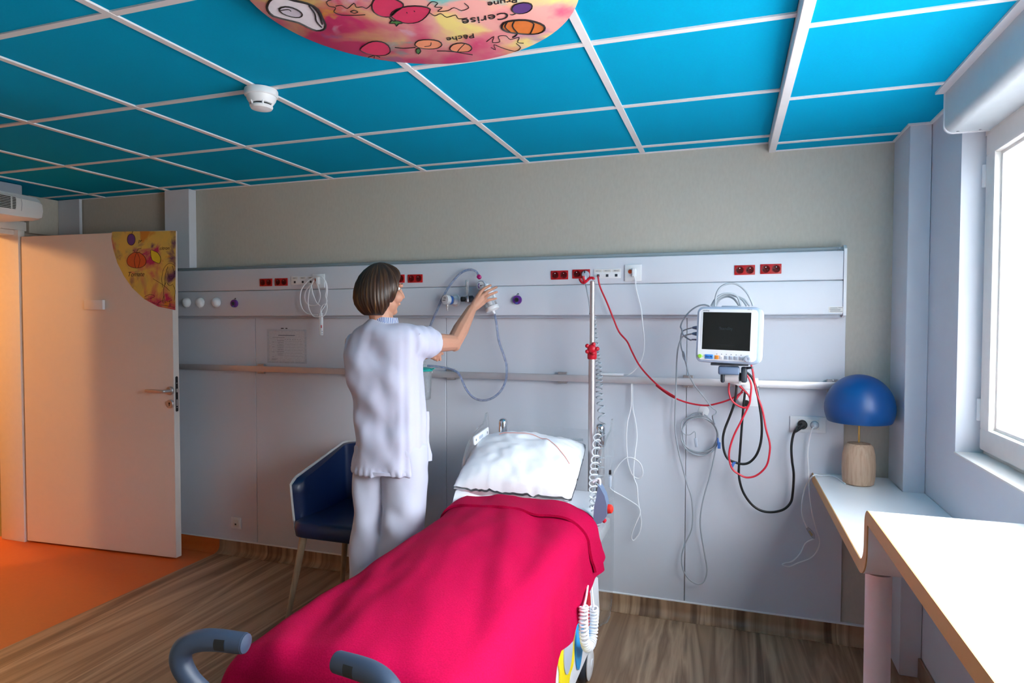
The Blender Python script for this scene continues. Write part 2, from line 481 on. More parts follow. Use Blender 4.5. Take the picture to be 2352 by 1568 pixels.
# ---- window
win = struct(bpy.data.objects.new('window_1', None)); link(win, None, (.87, .95, WZ0))
fx0, fx1 = .848, .905
def rect_frame(y0, y1, z0, z1, w, x0, x1, bev=.006):
    return [g_box2((x0, y0, z0), (x1, y1, z0+w), bev), g_box2((x0, y0, z1-w), (x1, y1, z1), bev),
            g_box2((x0, y0, z0+w*.9), (x1, y0+w, z1-w*.9), bev), g_box2((x0, y1-w, z0+w*.9), (x1, y1, z1-w*.9), bev)]
mk('window_frame', rect_frame(WY0, WY1, WZ0, WZ1, .05, fx0, fx1), 'frame_white', win)
for y0, y1 in ((1.905, WY1-.012), (WY0+.012, 1.895)):
    s = mk('window_sash', rect_frame(y0, y1, WZ0+.02, WZ1-.02, .078, .832, .888, .008), 'frame_white', win)
    mk('glazing_bead', rect_frame(y0+.075, y1-.075, WZ0+.095, WZ1-.095, .014, .852, .872, .003), 'frame_white', s)
    mk('pane', g_box2((.870, y0+.078, WZ0+.098), (.874, y1-.078, WZ1-.098)), 'pane_glass', s, sm=False)
for z in (1.12, 1.93):
    mk('hinge', g_lathe([(.007, 0), (.008, .002), (.008, .075), (.007, .077)], (.832, WY1-.008, z), (0, 0, 1), 12), 'plastic_white', win)
mk('window_sill', g_box2((XR-.006, WY0+.002, WZ0-.001), (.85, WY1-.002, WZ0+.006), .003), 'frame_white', win)
mk('lintel_gap', g_box2((.834, WY0+.002, 2.105), (.848, WY1-.002, WZ1-.001)), 'frame_white', win, sm=False)
# venetian blind hanging outside the panes, drawn half way
bl = thing('venetian_blind', (.945, 2.27, 1.33), 'white venetian blind lowered half way outside the window', 'blind')
slat = mk('slat', g_loft([[(.945+(k-2)*.0062*math.cos(.35), y, 1.335+(k-2)*.0062*math.sin(.35)+.0012*(2-abs(k-2))) for k in range(5)]
                          + [(.945+(k-2)*.0062*math.cos(.35), y, 1.3344+(k-2)*.0062*math.sin(.35)+.0012*(2-abs(k-2))) for k in range(4, -1, -1)] for y in (1.95, WY1-.06)]), 'plastic_white', bl)
for k in range(1, 31): part_copy(slat, bl, (0, 0, .0245*k))
for y in (2.53, 2.49, 2.1):
    mk('ladder_cord', [g_box2((.9555, y-.003, 1.33), (.9565, y+.003, 2.1)), g_box2((.9335, y-.003, 1.33), (.9345, y+.003, 2.1))], 'plastic_dark', bl, sm=False)
mk('bottom_rail', g_box2((.932, 1.95, 1.318), (.958, WY1-.06, 1.332), .003), 'plastic_white', bl)

# ---- hallway beyond the door
struct(mk('wall_hall', [g_box2((-7.05, -2.5, 0), (-6.9, 6.5, 2.5)), g_box2((-6.9, 6.4, 0), (-4.62, 6.5, 2.5)), g_box2((-6.9, -2.5, 0), (-4.62, -2.4, 2.5)),
                        g_box2((-4.70, YB+.12, 0), (-4.62, 6.5, 2.5)), g_box2((-4.70, -2.5, 0), (-4.62, YN-.12, 2.5))], 'hall_wall', sm=False))
struct(mk('ceiling_hall', g_box2((-7.05, -2.5, 2.42), (-4.62, 6.5, 2.5)), 'hall_wall', sm=False))
struct(mk('baseboard_hall', g_box2((-6.9, -2.4, 0), (-6.88, 4.40, .09)), 'plastic_dark', sm=False))
hd = struct(bpy.data.objects.new('door_2', None)); link(hd, None, (-6.88, 4.95, 0))
mk('door_frame', [g_box2((-6.899, 4.405, 0), (-6.84, 4.475, 2.12), .004), g_box2((-6.899, 5.43, 0), (-6.84, 5.5, 2.12), .004), g_box2((-6.899, 4.476, 2.05), (-6.84, 5.429, 2.12), .004)], 'frame_white', hd)
mk('door_leaf', g_box2((-6.895, 4.48, .008), (-6.86, 5.425, 2.045), .003), 'door_white', hd)
# lamps the hall light comes from
for x, y, s, lb in ((-5.0, 1.15, .14, 'small round white ceiling lamp in the hallway outside the door'), (-5.7, 3.2, .2, 'wide round white ceiling lamp farther along the hallway beyond the door')):
    o = mk('hall_lamp', g_lathe([(s*.62, .06), (s*.75, .05), (s*.78, 0), (s*.7, 0), (s*.6, .035), (0, .04)], (x, y, 2.22 if s < .15 else 2.35), (0, 0, 1)), 'plastic_white')
    mk('lamp_stem', g_lathe([(.012, 0), (.012, .15 if s < .15 else .02), (0, .15 if s < .15 else .02)], (x, y, 2.268 if s < .15 else 2.398), (0, 0, 1), 12), 'metal_satin', o)
    tag(o, lb, 'lamp', 'hallway ceiling lamps')

# ---- door, its frame, handle, lock, sign and printed sticker
df = struct(bpy.data.objects.new('door_1', None)); link(df, None, (-3.8, 3.0, 0))
mk('door_frame', [g_box2((XL-.165, DY1-.002, 0), (-4.405, DY1+.04, DZ+.03), .003), g_box2((XL-.165, DY0-.04, 0), (-4.44, DY0+.002, DZ+.03), .003),
                  g_box2((XL-.165, DY0+.003, DZ-.002), (-4.44, DY1-.003, DZ+.03), .003)], 'frame_white', df)
mk('architrave', [g_box2((-4.459, DY0-.09, DZ+.031), (-4.43, 3.015, DZ+.09), .003), g_box2((-4.459, DY0-.09, 0), (-4.441, DY0-.041, DZ+.03), .003)], 'frame_white', df)
d0, d1 = A((-4.385, 2.948, .012)), A((-3.198, 3.023, .012))
DU = (d1-d0)/np.linalg.norm(d1-d0); DV = A((0, 0, 1.)); DN = np.cross(DU, DV)      # DN faces the camera side
DLEN = np.linalg.norm(d1-d0)
leaf = mk('door_leaf', xf(g_box((DLEN/2, .0225, 1.0015), (DLEN, .045, 2.003), .002, 1), Matrix(((DU[0], -DN[0], 0, d0[0]), (DU[1], -DN[1], 0, d0[1]), (0, 0, 1, d0[2]), (0, 0, 0, 1)))), 'door_white', df)
def dpt(px, py, off=0.): return atP(px, py, d0, DN)+DN*off
def dst(px, py):
    p = atP(px, py, d0, DN)-d0; return (np.dot(p, DU), p[2])
def dprism(pts, off, t): return g_prism(pts, t, d0+DN*off, DU, DV)
hs, hz = dst(392, 897)
hd1 = mk('door_handle', [g_lathe([(.0, .012), (.022, .012), (.026, .008), (.026, 0)], d0+DU*hs+DV*hz, DN, 24),
                   g_tube([d0+DU*hs+DV*hz, d0+DU*hs+DV*hz+DN*.045, d0+DU*(hs-.012)+DV*hz+DN*.056, d0+DU*(hs-.06)+DV*(hz+.002)+DN*.058, d0+DU*(hs-.13)+DV*(hz+.001)+DN*.056], .0095, 5, 12)], 'metal_satin', leaf)
ks, kz = dst(392, 927)
mk('lock_rosette', [g_lathe([(0, .011), (.022, .011), (.026, .007), (.026, 0)], d0+DU*ks+DV*kz, DN, 24)], 'metal_satin', leaf)
mk('keyhole', [g_lathe([(0, .0125), (.005, .0125), (.005, .011)], d0+DU*ks+DV*(kz+.004), DN, 14), dprism([(ks-.002, kz-.012), (ks+.002, kz-.012), (ks+.002, kz+.003), (ks-.002, kz+.003)], .0115, .0008)], 'rubber_black', leaf)
ez0, ez1 = dst(415, 947)[1], dst(415, 865)[1]
mk('lock_plate', g_prism(rrect(.020, ez1-ez0, .009), .0015, d0+DU*DLEN-DN*.0225+DV*((ez0+ez1)/2), DN*-1, DV), 'rubber_black', leaf)
mk('latch_bolt', g_box(d0+DU*(DLEN+.005)-DN*.0225+DV*(hz+.0), (.012, .014, .022), .003), 'metal_satin', leaf)
mk('lock_slot', [g_box(d0+DU*(DLEN+.0015)-DN*.0225+DV*(hz+dz), (.002, .010, h), .001, 1) for dz, h in ((-.075, .04), (-.105, .004), (.045, .004), (-.13, .004))], 'metal_satin', leaf)
s0, s1 = dst(195, 687), dst(245, 713)
mk('name_plate', g_box(d0+DU*((s0[0]+s1[0])/2)+DV*((s0[1]+s1[1])/2)+DN*.009, (s1[0]-s0[0]-.012, .018, s0[1]-s1[1]-.012), .002), 'plastic_white', leaf)

# watercolour prints --------------------------------------------------
def watercolour(name, palette, scale=5.):
    m = bpy.data.materials.new(name); m.use_nodes = True
    nt = m.node_tree; N = nt.nodes; L = nt.links; b = N['Principled BSDF']
    tc = N.new('ShaderNodeTexCoord'); last = None
    for k, (c, lo, hi, sc, off) in enumerate(palette):
        mp = N.new('ShaderNodeMapping'); mp.inputs['Location'].default_value = off
        nz = N.new('ShaderNodeTexNoise'); nz.inputs['Scale'].default_value = sc; nz.inputs['Detail'].default_value = 6; nz.inputs['Distortion'].default_value = .5
        L.new(tc.outputs['Object'], mp.inputs[0]); L.new(mp.outputs[0], nz.inputs['Vector'])
        if last is None:
            rgb = N.new('ShaderNodeRGB'); rgb.outputs[0].default_value = lin(c)+(1,); last = rgb.outputs[0]; continue
        mr = N.new('ShaderNodeMapRange'); mr.inputs[1].default_value = lo; mr.inputs[2].default_value = hi
        L.new(nz.outputs['Fac'], mr.inputs[0])
        mx = N.new('ShaderNodeMix'); mx.data_type = 'RGBA'; mx.inputs[7].default_value = lin(c)+(1,)
        L.new(mr.outputs[0], mx.inputs[0]); L.new(last, mx.inputs[6]); last = mx.outputs[2]
    L.new(last, b.inputs['Base Color']); b.inputs['Roughness'].default_value = .35
    MATS[name] = m
watercolour('print_disc', [((240, 168, 160), 0, 1, 1, (0, 0, 0)), ((246, 222, 130), .48, .58, 4.2, (3, 1, 0)), ((222, 24, 112), .47, .60, 3.2, (7, 2.2, 0)),
                           ((150, 90, 170), .60, .70, 5, (1, 6, 0)), ((110, 196, 190), .62, .70, 6, (9, 4, 0)), ((240, 180, 50), .62, .68, 4.6, (5, 8, 0)), ((238, 205, 225), .60, .72, 7, (2, 9, 0))])
watercolour('print_door', [((222, 184, 84), 0, 1, 1, (0, 0, 0)), ((196, 176, 92), .45, .6, 6, (1, 4, 2)), ((184, 24, 92), .50, .60, 4.6, (4.6, 2, 1.2)), ((92, 40, 92), .57, .66, 6, (2, 3, 5)),
                           ((205, 130, 40), .60, .66, 7, (6, 1, 3)), ((205, 110, 90), .62, .7, 6, (8, 3, 6))])
for n_, c_ in (('fruit_straw', (214, 44, 92)), ('fruit_plum', (96, 52, 130)), ('fruit_pumpkin', (226, 122, 40)), ('fruit_peach', (240, 150, 110)),
               ('fruit_lemon', (224, 196, 40)), ('fruit_tomato', (208, 84, 36)), ('fruit_leaf', (74, 130, 60)), ('fruit_avocado', (232, 226, 234)), ('fruit_stone', (205, 198, 212))):
    mat(n_, c_, .4, var=.12, vscale=40)
def ellipse(cx, cy, rx, ry, rot=0, n=22, wob=0., seed=0):
    out = []
    for k in range(n):
        a = 2*math.pi*k/n; w = 1+wob*math.sin(3*a+seed)
        x, y = rx*w*math.cos(a), ry*w*math.sin(a); c, s = math.cos(rot), math.sin(rot)
        out.append((cx+x*c-y*s, cy+x*s+y*c))
    return out

art = (258, 532), (256, 548), (261, 575), (270, 604), (284, 632), (304, 661), (332, 687), (364, 704), (403, 712), (404, 530)
st = mk('printed_sticker', dprism([dst(*p) for p in art][::-1], .0002, .0008), 'print_door', leaf, sm=False)
def dfruit(name, outline, m, strokes=()):
    f = mk(name, dprism([dst(*p) for p in outline][::-1], .001, .0006), m, st, sm=False)
    mk('ink_outline', [g_tube([dpt(*p, .0016) for p in outline], .0014, 2, 5, closed=True)]+[g_tube([dpt(*p, .0018) for p in s], .0011, 3, 5) for s in strokes], 'ink_black', f)
dfruit('printed_plum', ellipse(302, 550, 9, 13), 'fruit_plum', [[(303, 538), (306, 530)]])
dfruit('printed_tomato', ellipse(314, 598, 22, 18, 0, 24, .04), 'fruit_tomato', [[(314, 580), (309, 598), (312, 615)], [(316, 580), (322, 597), (318, 615)], [(314, 580), (318, 572), (325, 570)], [(306, 574), (314, 580), (322, 578)]])
dfruit('printed_lemon', [(347, 574), (353, 576), (362, 580), (369, 590), (369, 600), (366, 605), (358, 602), (350, 597), (347, 586)], 'fruit_lemon')
for s, x, y, sz in (('Tomate', 312, 630, .04), ('citron', 378, 570, .03), ('pr', 322, 553, .03)):
    sx, sz_ = dst(x, y)
    text_mesh('handwriting', s, sz, d0+DU*sx+DV*sz_+DN*.0012, DU, DV, 'ink_black', st, shear=.3)
girl = [[(374, 660), (372, 640), (376, 618), (386, 606), (396, 606), (403, 612)], [(386, 612), (380, 632), (379, 655)], [(396, 610), (402, 630)],
        [(386, 622), (387, 634), (393, 641), (399, 636), (401, 622)], [(389, 634), (393, 636), (396, 634)], [(382, 648), (376, 664), (378, 690)],
        [(384, 650), (390, 656), (398, 652)], [(380, 690), (388, 692), (396, 688)], [(377, 678), (374, 694), (382, 695)], [(390, 690), (391, 704)], [(352, 640), (376, 655), (390, 668)],
        [(332, 682), (344, 676), (356, 680), (344, 686), (332, 686)], [(350, 694), (366, 700), (384, 702), (402, 706)], [(362, 698), (372, 690), (382, 694)], [(398, 655), (403, 668), (400, 690)]]
mk('ink_sketch', [g_tube([dpt(*p, .0012) for p in s], .0012, 3, 5) for s in girl], 'ink_black', st)

# ---- round printed ceiling panel
RC = A((-.743, 1.431, 2.256)); RR = .408
disc = thing('round_ceiling_panel', RC, 'round ceiling panel printed with fruit drawings on pink and yellow watercolour', 'ceiling panel')
mk('panel', g_lathe([(0, .012), (RR-.012, .012), (RR, .007), (RR, .002), (RR-.003, 0), (0, 0)], RC, (0, 0, 1), 96), 'print_disc', disc)
mk('spacer_ring', g_lathe([(RR-.1, .0125), (RR-.1, .043), (RR-.13, .043), (RR-.13, .0125)], RC, (0, 0, 1), 64), 'plastic_white', disc)
def zpt(px, py, off=0.): p = atZ(px, py, RC[2]); p[2] -= off; return p
def zfruit(name, outline, m, strokes=(), ink=.0018, low=0.):
    pts = [zpt(*p) for p in outline]
    f = mk(name, g_prism([(p[0], p[1]) for p in pts], -.0006, (0, 0, RC[2]-.0004-low), (1, 0, 0), (0, 1, 0)), m, disc, sm=False)
    mk('ink_outline', [g_tube([zpt(*p, .0008+low) for p in outline], ink, 2, 5, closed=True, flat=1.)]+[g_tube([zpt(*p, .0010+low) for p in s], ink*.7, 3, 5) for s in strokes], 'ink_black', f)
    return f
def zz(l): return [(560+x*.3401, y*.3401) for x, y in l]
zfruit('printed_avocado', zz([(160, 30), (190, -10), (260, -20), (340, 0), (430, 20), (500, 60), (530, 120), (552, 165), (540, 195), (490, 203), (430, 180), (370, 150), (290, 130), (200, 105), (160, 65)]), 'fruit_avocado',
       [zz([(440, 35), (480, 90), (490, 140), (525, 180)]), zz([(455, 30), (505, 90), (530, 160)])], .0034)
zfruit('avocado_stone', zz([(240, 55), (280, 40), (330, 48), (375, 70), (395, 95), (375, 112), (320, 108), (260, 85)]), 'fruit_stone', [zz([(250, 65), (300, 58), (318, 70)])], .0022, .0009)
zfruit('printed_strawberry', zz([(865, 30), (900, -20), (980, -20), (1060, 10), (1078, 40), (1030, 75), (990, 110), (930, 108), (880, 80)]), 'fruit_straw')
zfruit('printed_strawberry', zz([(990, 100), (1030, 60), (1110, 40), (1200, 40), (1260, 60), (1230, 110), (1180, 145), (1110, 155), (1040, 140)]), 'fruit_straw', [zz([(1100, 80), (1104, 86)]), zz([(1150, 70), (1154, 76)])])
zfruit('printed_leaf', zz([(985, 118), (1010, 140), (1040, 135), (1075, 152), (1045, 158), (1030, 175), (1020, 155), (985, 155), (1000, 135)]), 'fruit_leaf')
zfruit('printed_strawberry', zz([(785, 335), (820, 300), (870, 278), (930, 280), (975, 305), (990, 345), (960, 368), (900, 372), (840, 362)]), 'fruit_straw', [zz([(880, 372), (840, 385)]), zz([(885, 372), (880, 390)]), zz([(890, 372), (920, 385)])])
zfruit('printed_peach', zz([(1155, 300), (1180, 272), (1250, 265), (1315, 275), (1338, 300), (1310, 322), (1250, 328), (1185, 320)]), 'fruit_peach', [zz([(1265, 285), (1260, 305), (1220, 312)]), zz([(1020, 318), (1080, 324), (1160, 318)])])
zfruit('printed_leaf', zz([(1165, 330), (1185, 325), (1195, 345), (1178, 362), (1165, 350)]), 'fruit_leaf')
zfruit('printed_peach', zz([(1392, 325), (1415, 298), (1470, 288), (1520, 300), (1540, 325), (1515, 345), (1450, 348), (1405, 340)]), 'fruit_peach', [zz([(1490, 295), (1460, 325), (1445, 345)]), zz([(1305, 342), (1400, 345), (1545, 368)])])
zfruit('printed_plum', zz([(1810, 60), (1830, 30), (1890, 15), (1940, 25), (1945, 55), (1910, 82), (1860, 90), (1825, 82)]), 'fruit_plum', [zz([(1840, 88), (1815, 98), (1800, 96)])])
zfruit('printed_pumpkin', zz([(1742, 185), (1760, 150), (1820, 135), (1900, 132), (1970, 145), (2025, 170), (2030, 200), (1990, 222), (1920, 228), (1850, 222), (1780, 212)]), 'fruit_pumpkin',
       [zz([(1830, 135), (1815, 175), (1850, 220)]), zz([(1910, 133), (1960, 160), (1935, 225)]), zz([(1780, 145), (1765, 180), (1800, 214)]), zz([(1850, 222), (1835, 240), (1815, 250)])], .003)
for s, x, y, sz in (('Pêche', 1470, 250, .036), ('Cerise', 1640, 122, .05), ('Prune', 1755, 10, .034)):
    px, py = zz([(x, y)])[0]
    text_mesh('handwriting', s, sz, zpt(px, py, .001), (-1, 0, 0), (0, 1, 0), 'ink_black', disc, shear=.3)   # read from the other side of the room
sk = [zz(l) for l in ([(600, -5), (560, 10), (575, 40), (620, 50), (610, 80), (660, 100), (740, 102), (820, 98)], [(620, 40), (660, 35), (700, 55), (745, 20), (760, 48), (800, 45), (830, 55), (860, 30)], [(720, 78), (745, 68), (770, 80), (745, 88), (720, 78)],
                      [(1240, 40), (1270, 10), (1310, 20), (1290, 45), (1340, 50), (1310, 75), (1380, 70), (1420, 50), (1470, 70), (1520, 50), (1490, 20)], [(1250, 80), (1290, 105), (1330, 90), (1370, 115), (1430, 100), (1450, 125), (1510, 120)],
                      [(1640, 280), (1690, 245), (1680, 285), (1730, 280), (1720, 245), (1770, 240), (1800, 265), (1860, 250), (1850, 285), (1890, 290)], [(1670, 320), (1700, 335), (1690, 300), (1740, 320), (1830, 345), (1870, 320), (1840, 292)])]
mk('ink_sketch', [g_tube([zpt(*p, .0006) for p in s], .0011, 3, 5) for s in sk], 'ink_black', disc)

# ---- smoke detector
SD = A((-1.612, 1.927, ZC-.001)); dn = (0, 0, -1)
sd = thing('smoke_detector', SD, 'round white smoke detector on the blue ceiling', 'smoke detector')
mk('base', g_lathe([(.056, 0), (.058, .004), (.058, .022), (.055, .025), (0, .025)], SD, dn, 40), 'plastic_white', sd)
mk('body', g_lathe([(.052, .0245), (.050, .036), (.041, .050), (.039, .0505)], SD, dn, 40), 'plastic_white', sd)
mk('sensing_slot', g_lathe([(.033, .048), (.033, .060), (0, .060)], SD, dn, 32), 'rubber_black', sd)
for k in range(6):
    a = k*math.pi/3+.3
    mk('rib', g_tube([SD+A((math.cos(a)*.042, math.sin(a)*.042, -.046)), SD+A((math.cos(a)*.036, math.sin(a)*.036, -.062))], .0035, 1, 6), 'plastic_white', sd)
mk('cap', g_lathe([(0, .057), (.039, .057), (.040, .061), (.036, .068), (.018, .072), (0, .072)], SD, dn, 40), 'plastic_white', sd)

# ---- air unit above the door
au = thing('air_unit', (-4.24, 2.0, 2.09), 'white wall-mounted air unit with dark slotted grille above the door', 'air unit')
ax0, ax1, ay1, az0, az1 = -4.43, -4.06, 2.875, 2.085, 2.235
def auring(y, g=0.): return [(ax0, y, az0+.015), (ax1-.06, y, az0+g), (ax1-.012-g, y, az0+.012+g), (ax1-g, y, az0+.05+g), (ax1-.006-g, y, az1-.03-g), (ax1-.03-g, y, az1-g), (ax0, y, az1-g)]
mk('housing', g_loft([auring(1.6), auring(ay1-.16), auring(ay1-.03, .004), auring(ay1, .014)]), 'plastic_white', au, ang=25)
mk('mount_box', g_box2((ax0, 1.7, az1-.002), (ax1-.06, ay1-.09, ZC-.002), .008), 'plastic_grey', au)
mk('grille_recess', g_box2((ax1-.03, 1.7, az0+.042), (ax1+.0008, ay1-.165, az1-.026), .01), 'rubber_black', au)
for k in range(10):
    mk('louvre', g_box2((ax1-.004, 1.7, az0+.045+k*.0095), (ax1+.005, ay1-.17, az0+.0485+k*.0095), .001, 1), 'plastic_white', au)
mk('louvre_post', g_box2((ax1-.006, ay1-.2, az0+.043), (ax1+.0035, ay1-.192, az1-.027), .001, 1), 'plastic_white', au)
mk('end_panel_seam', g_tube([(ax1+.001, ay1-.14, az1-.035), (ax1+.001, ay1-.135, az0+.09), (ax1+.001, ay1-.14, az0+.045)], .0012, 4, 5), 'plastic_grey', au)

# ================================================================== BEDHEAD UNIT on the back wall
YT = 3.172                                    # front of the trunking
def tp(px, py, y=YT): return atY(px, py, y)
FR, UP, OUT = A((1, 0, 0)), A((0, 0, 1)), A((0, -1, 0))
tx0, tx1 = -3.52, .492
unit = thing('bedhead_unit', ((tx0+tx1)/2, 3.21, 1.497), 'long white bedhead supply unit with red sockets along the wall', 'bedhead unit')
mk('lower_cover', g_box2((tx0, YT, 1.497), (tx1-.012, YB-.0125, 1.6505), .006, 3), 'white_panel', unit)
mk('upper_cover', g_box2((tx0, YT, 1.6520), (tx1-.012, YB-.0125, 1.783), .006, 3), 'white_panel', unit)
mk('top_diffuser', g_box2((tx0, YT+.018, 1.7832), (tx1-.012, YB-.001, 1.801), .004), 'trim_teal', unit)
mk('end_cap', g_prism([(-.004, 1.494), (.05, 1.485), (.066, 1.497), (.066, 1.801), (.05, 1.808), (.02, 1.808), (-.004, 1.79)], .012, (tx1-.012, YT, 0), (0, 1, 0), (0, 0, 1)), 'plastic_white', unit)
mk('under_channel', g_box2((tx0, YT+.03, 1.484), (tx1-.02, YB-.0125, 1.4968)), 'plastic_grey', unit, sm=False)
text_mesh('maker_mark', 'TLV', .018, tp(1929, 572)+OUT*.0006, FR, UP, 'ink_grey', unit)
mk('type_label', g_box(tp(1921, 711)+OUT*.0003, (.062, .0006, .026)), 'frame_white', unit, sm=False)
mk('type_label_print', [g_box(tp(1921, 711)+A((dx, -.0008, dz)), (w, .0004, .002)) for dx, dz, w in ((-.01, .008, .03), (.016, .009, .018), (-.005, .002, .044), (-.005, -.003, .04), (0, -.008, .05))], 'ink_grey', unit, sm=False)
def sub_copy(src, par, d):
    c = part_copy(src, par, d)
    for ch in [k for k in bpy.data.objects if k.parent == src]: part_copy(ch, c, d)
    return c
# double red sockets
c0 = tp(611.5, 648.5)
sock = mk('red_socket', g_box(c0+OUT*.002, (.090, .006, .045), .0015, 2), 'socket_red', unit)
for dx in (-.0222, .0222):
    q = c0+A((dx, -.0052, 0))
    mk('socket_well', g_lathe([(0, -.0002), (.016, -.0002), (.0175, .0006), (.0185, .0006), (.0185, -.001)], q, OUT, 26), 'socket_red_deep', sock)
    mk('socket_pin', g_lathe([(.0022, 0), (.0022, .006), (0, .007)], q+A((0, 0, .008)), OUT, 10), 'metal_bright', sock)
    mk('socket_hole', [g_lathe([(0, .0009), (.0028, .0009), (.0028, 0)], q+A((h, 0, -.003)), OUT, 10) for h in (-.009, .009)], 'rubber_black', sock)
for px, py in ((646.5, 647.5), (913, 640), (954, 639.5), (1285.5, 631.5), (1335, 629), (1710.5, 620), (1770.5, 617.5)):
    sub_copy(sock, unit, tp(px, py)-c0)
# data outlet plates
def data_plate(px0, px1, py, names):
    a, b = tp(px0, py), tp(px1, py); c = (a+b)/2; w = b[0]-a[0]
    p = mk('data_plate', g_box(c+OUT*.0015, (w, .005, .048), .0015), 'plastic_white', unit)
    for k, s in enumerate(names):
        x = c+A((w*(k-1)/3, -.0042, 0))
        mk('label_strip', g_box(x+A((0, 0, .013)), (.040, .0008, .014), .0003, 1), 'frame_white', p)
        text_mesh('outlet_number', s, .0075, x+A((0, -.0006, .013)), FR, UP, 'ink_grey', p)
        mk('jack', g_box(x+A((0, -.0001, -.010)), (.013, .001, .013), .0003, 1), 'plastic_dark', p)
    text_mesh('maker_mark', 'acope', .011, c+A((-w*.33, .0022, .031)), FR, UP, 'ink_red', p)
    return p
data_plate(669, 724, 643.5, ('SR80-S2', 'SR80-S4', 'SR80-S5'))
data_plate(1364, 1426, 628, ('SR80-S2', 'SR80-S4', 'SR80-S5'))
# nurse call plates
def call_plate(px, py):
    c = tp(px, py)
    p = mk('call_plate', g_box(c+OUT*.004, (.082, .009, .082), .003), 'plastic_white', unit)
    mk('call_plug', g_box(c+A((.006, -.019, 0)), (.020, .024, .042), .006, 3), 'cable_white', p)
    mk('call_button', g_lathe([(.010, 0), (.010, .002), (.008, .004), (0, .005)], c+A((-.014, -.0085, .006)), OUT, 18), 'fruit_tomato', p)
    return p, c
cp1, cc1 = call_plate(733, 645)
cp2, cc2 = call_plate(1454.5, 626.5)
# white dome switches and purple gas points
for px in (430, 461, 498):
    q = tp(px, 694.5)
    d = mk('dome_switch', g_lathe([(.030, 0), (.030, .006), (.027, .016), (.018, .024), (.008, .027), (0, .0275)], q, OUT, 30), 'plastic_white', unit)
    mk('pull_tab', g_box(q+A((-.005, -.006, -.029)), (.006, .006, .008), .002), 'plastic_white', d)
for px, py in ((540, 697), (1189, 688.5)):
    q = tp(px, py)
    d = mk('gas_outlet', g_lathe([(.0235, 0), (.0235, .012), (.022, .016), (.012, .0165), (.012, .008), (0, .008)], q, OUT, 30), 'purple', unit)
    mk('outlet_valve', g_lathe([(.0118, .009), (.0118, .018), (.008, .019), (.007, .012), (0, .012)], q, OUT, 22), 'plastic_dark', d)
    mk('outlet_band', g_box(q+A((0, -.0165, -.0175)), (.013, .001, .005)), 'clip_blue', d, sm=False)
    mk('selector_mark', [g_lathe([(0, .002), (.0035, .002), (.0035, 0)], q+A((.003, 0, .031)), OUT, 10), g_lathe([(0, .002), (.002, .002), (.002, 0)], q+A((-.003, 0, .028)), OUT, 10)], 'plastic_dark', d)
# equipment rail
YR = 3.192
rail = thing('equipment_rail', (-1.5, YR, 1.158), 'long satin aluminium equipment rail screwed along the white wall', 'rail')
mk('rail_bar', g_box2((-3.52, YR, 1.158), (.475, YR+.010, 1.193), .0025), 'rail_alu', rail)
mk('rail_end', g_box2((.4755, YR-.002, 1.156), (.492, YR+.012, 1.195), .003), 'plastic_slate', rail)
for px in (596, 803, 1033, 1290, 1580, 1914):
    x = atY(px, 865, YR)[0]
    b = mk('rail_bracket', [g_box2((x-.024, YR+.010, 1.146), (x+.024, YR+.028, 1.206), .002, 1), g_box2((x-.014, YR+.028, 1.155), (x+.014, YB-.013, 1.197))], 'metal_satin', rail)
    mk('bracket_screw', [g_lathe([(.004, 0), (.004, .002), (0, .003)], (x, YR+.010, z), OUT, 10) for z in (1.150, 1.2)], 'metal_satin', b)
# laminated sheet
pc = atY(659, 795, YB-.012); pw, ph = .285, .205
ps = thing('laminated_sheet', pc-A((0, 0, ph/2)), 'printed programme sheet in a clear sleeve taped below the supply unit', 'notice')
mk('paper', g_box(pc+OUT*.0016, (pw-.03, .0006, ph-.02)), mat('paper', (236, 232, 234), .7), ps, sm=False)
mk('sleeve', g_box(pc+OUT*.0027, (pw, .0004, ph)), 'sleeve_film', ps, sm=False)
bars = [(0, .066, .12, .005), (-.06, .052, .09, .002)]
for k in range(9): bars.append((-.045, .035-.011*k, .045 if k % 3 else .05, .0022))
for k in range(7): bars += [(-.01+.018*k, .041, .008, .002)]
for k in range(6): bars += [(.05, .030-.018*k, .13, .0007)]
for k in range(4): bars += [(-.098, .025-.03*k, .016, .002)]
bars += [(-.09, -.078, .04, .002), (-.095, -.084, .03, .002)]
mk('print', [g_box(pc+A((x, -.0022, z)), (w, .0003, h)) for x, z, w, h in bars], 'ink_grey', ps, sm=False)
mk('sleeve_tab', [g_box(pc+A((x, -.003, ph/2+.006)), (w, .0006, .005)) for x, w in ((-.03, .02), (0, .014))], 'ink_black', ps, sm=False)
# low wall socket and desk-side wall socket
q = atY(543.5, 1200.5, YB-.012)
ws = thing('wall_socket', q-A((0, 0, .036)), 'small white blank outlet low on the wall beside the door', 'wall socket')
mk('plate', g_box(q+OUT*.004, (.076, .008, .072), .003), 'plastic_white', ws)
mk('insert', g_box(q+OUT*.0085, (.044, .003, .044), .002), 'frame_white', ws)
mk('outlet_slot', g_box(q+A((0, -.0102, -.006)), (.012, .001, .01), .0003, 1), 'plastic_dark', ws)
q = atY(1855, 974, YB-.012)
ws = thing('wall_socket', q-A((0, 0, .037)), 'white double wall socket with a black and a white plug below the rail', 'wall socket')
mk('plate', g_box(q+OUT*.005, (.152, .010, .074), .003), 'plastic_white', ws)
mk('insert', g_box(q+A((.003, -.0105, 0)), (.09, .003, .046), .002), 'frame_white', ws)
for dx in (-.022, .028):
    mk('socket_well', g_lathe([(.019, 0), (.019, .002), (.017, .0025), (.016, .0008), (0, .0008)], q+A((dx, -.0115, 0)), OUT, 26), 'plastic_grey', ws)
SOCK_B, SOCK_W = q+A((-.024, -.014, 0)), q+A((.028, -.012, 0))

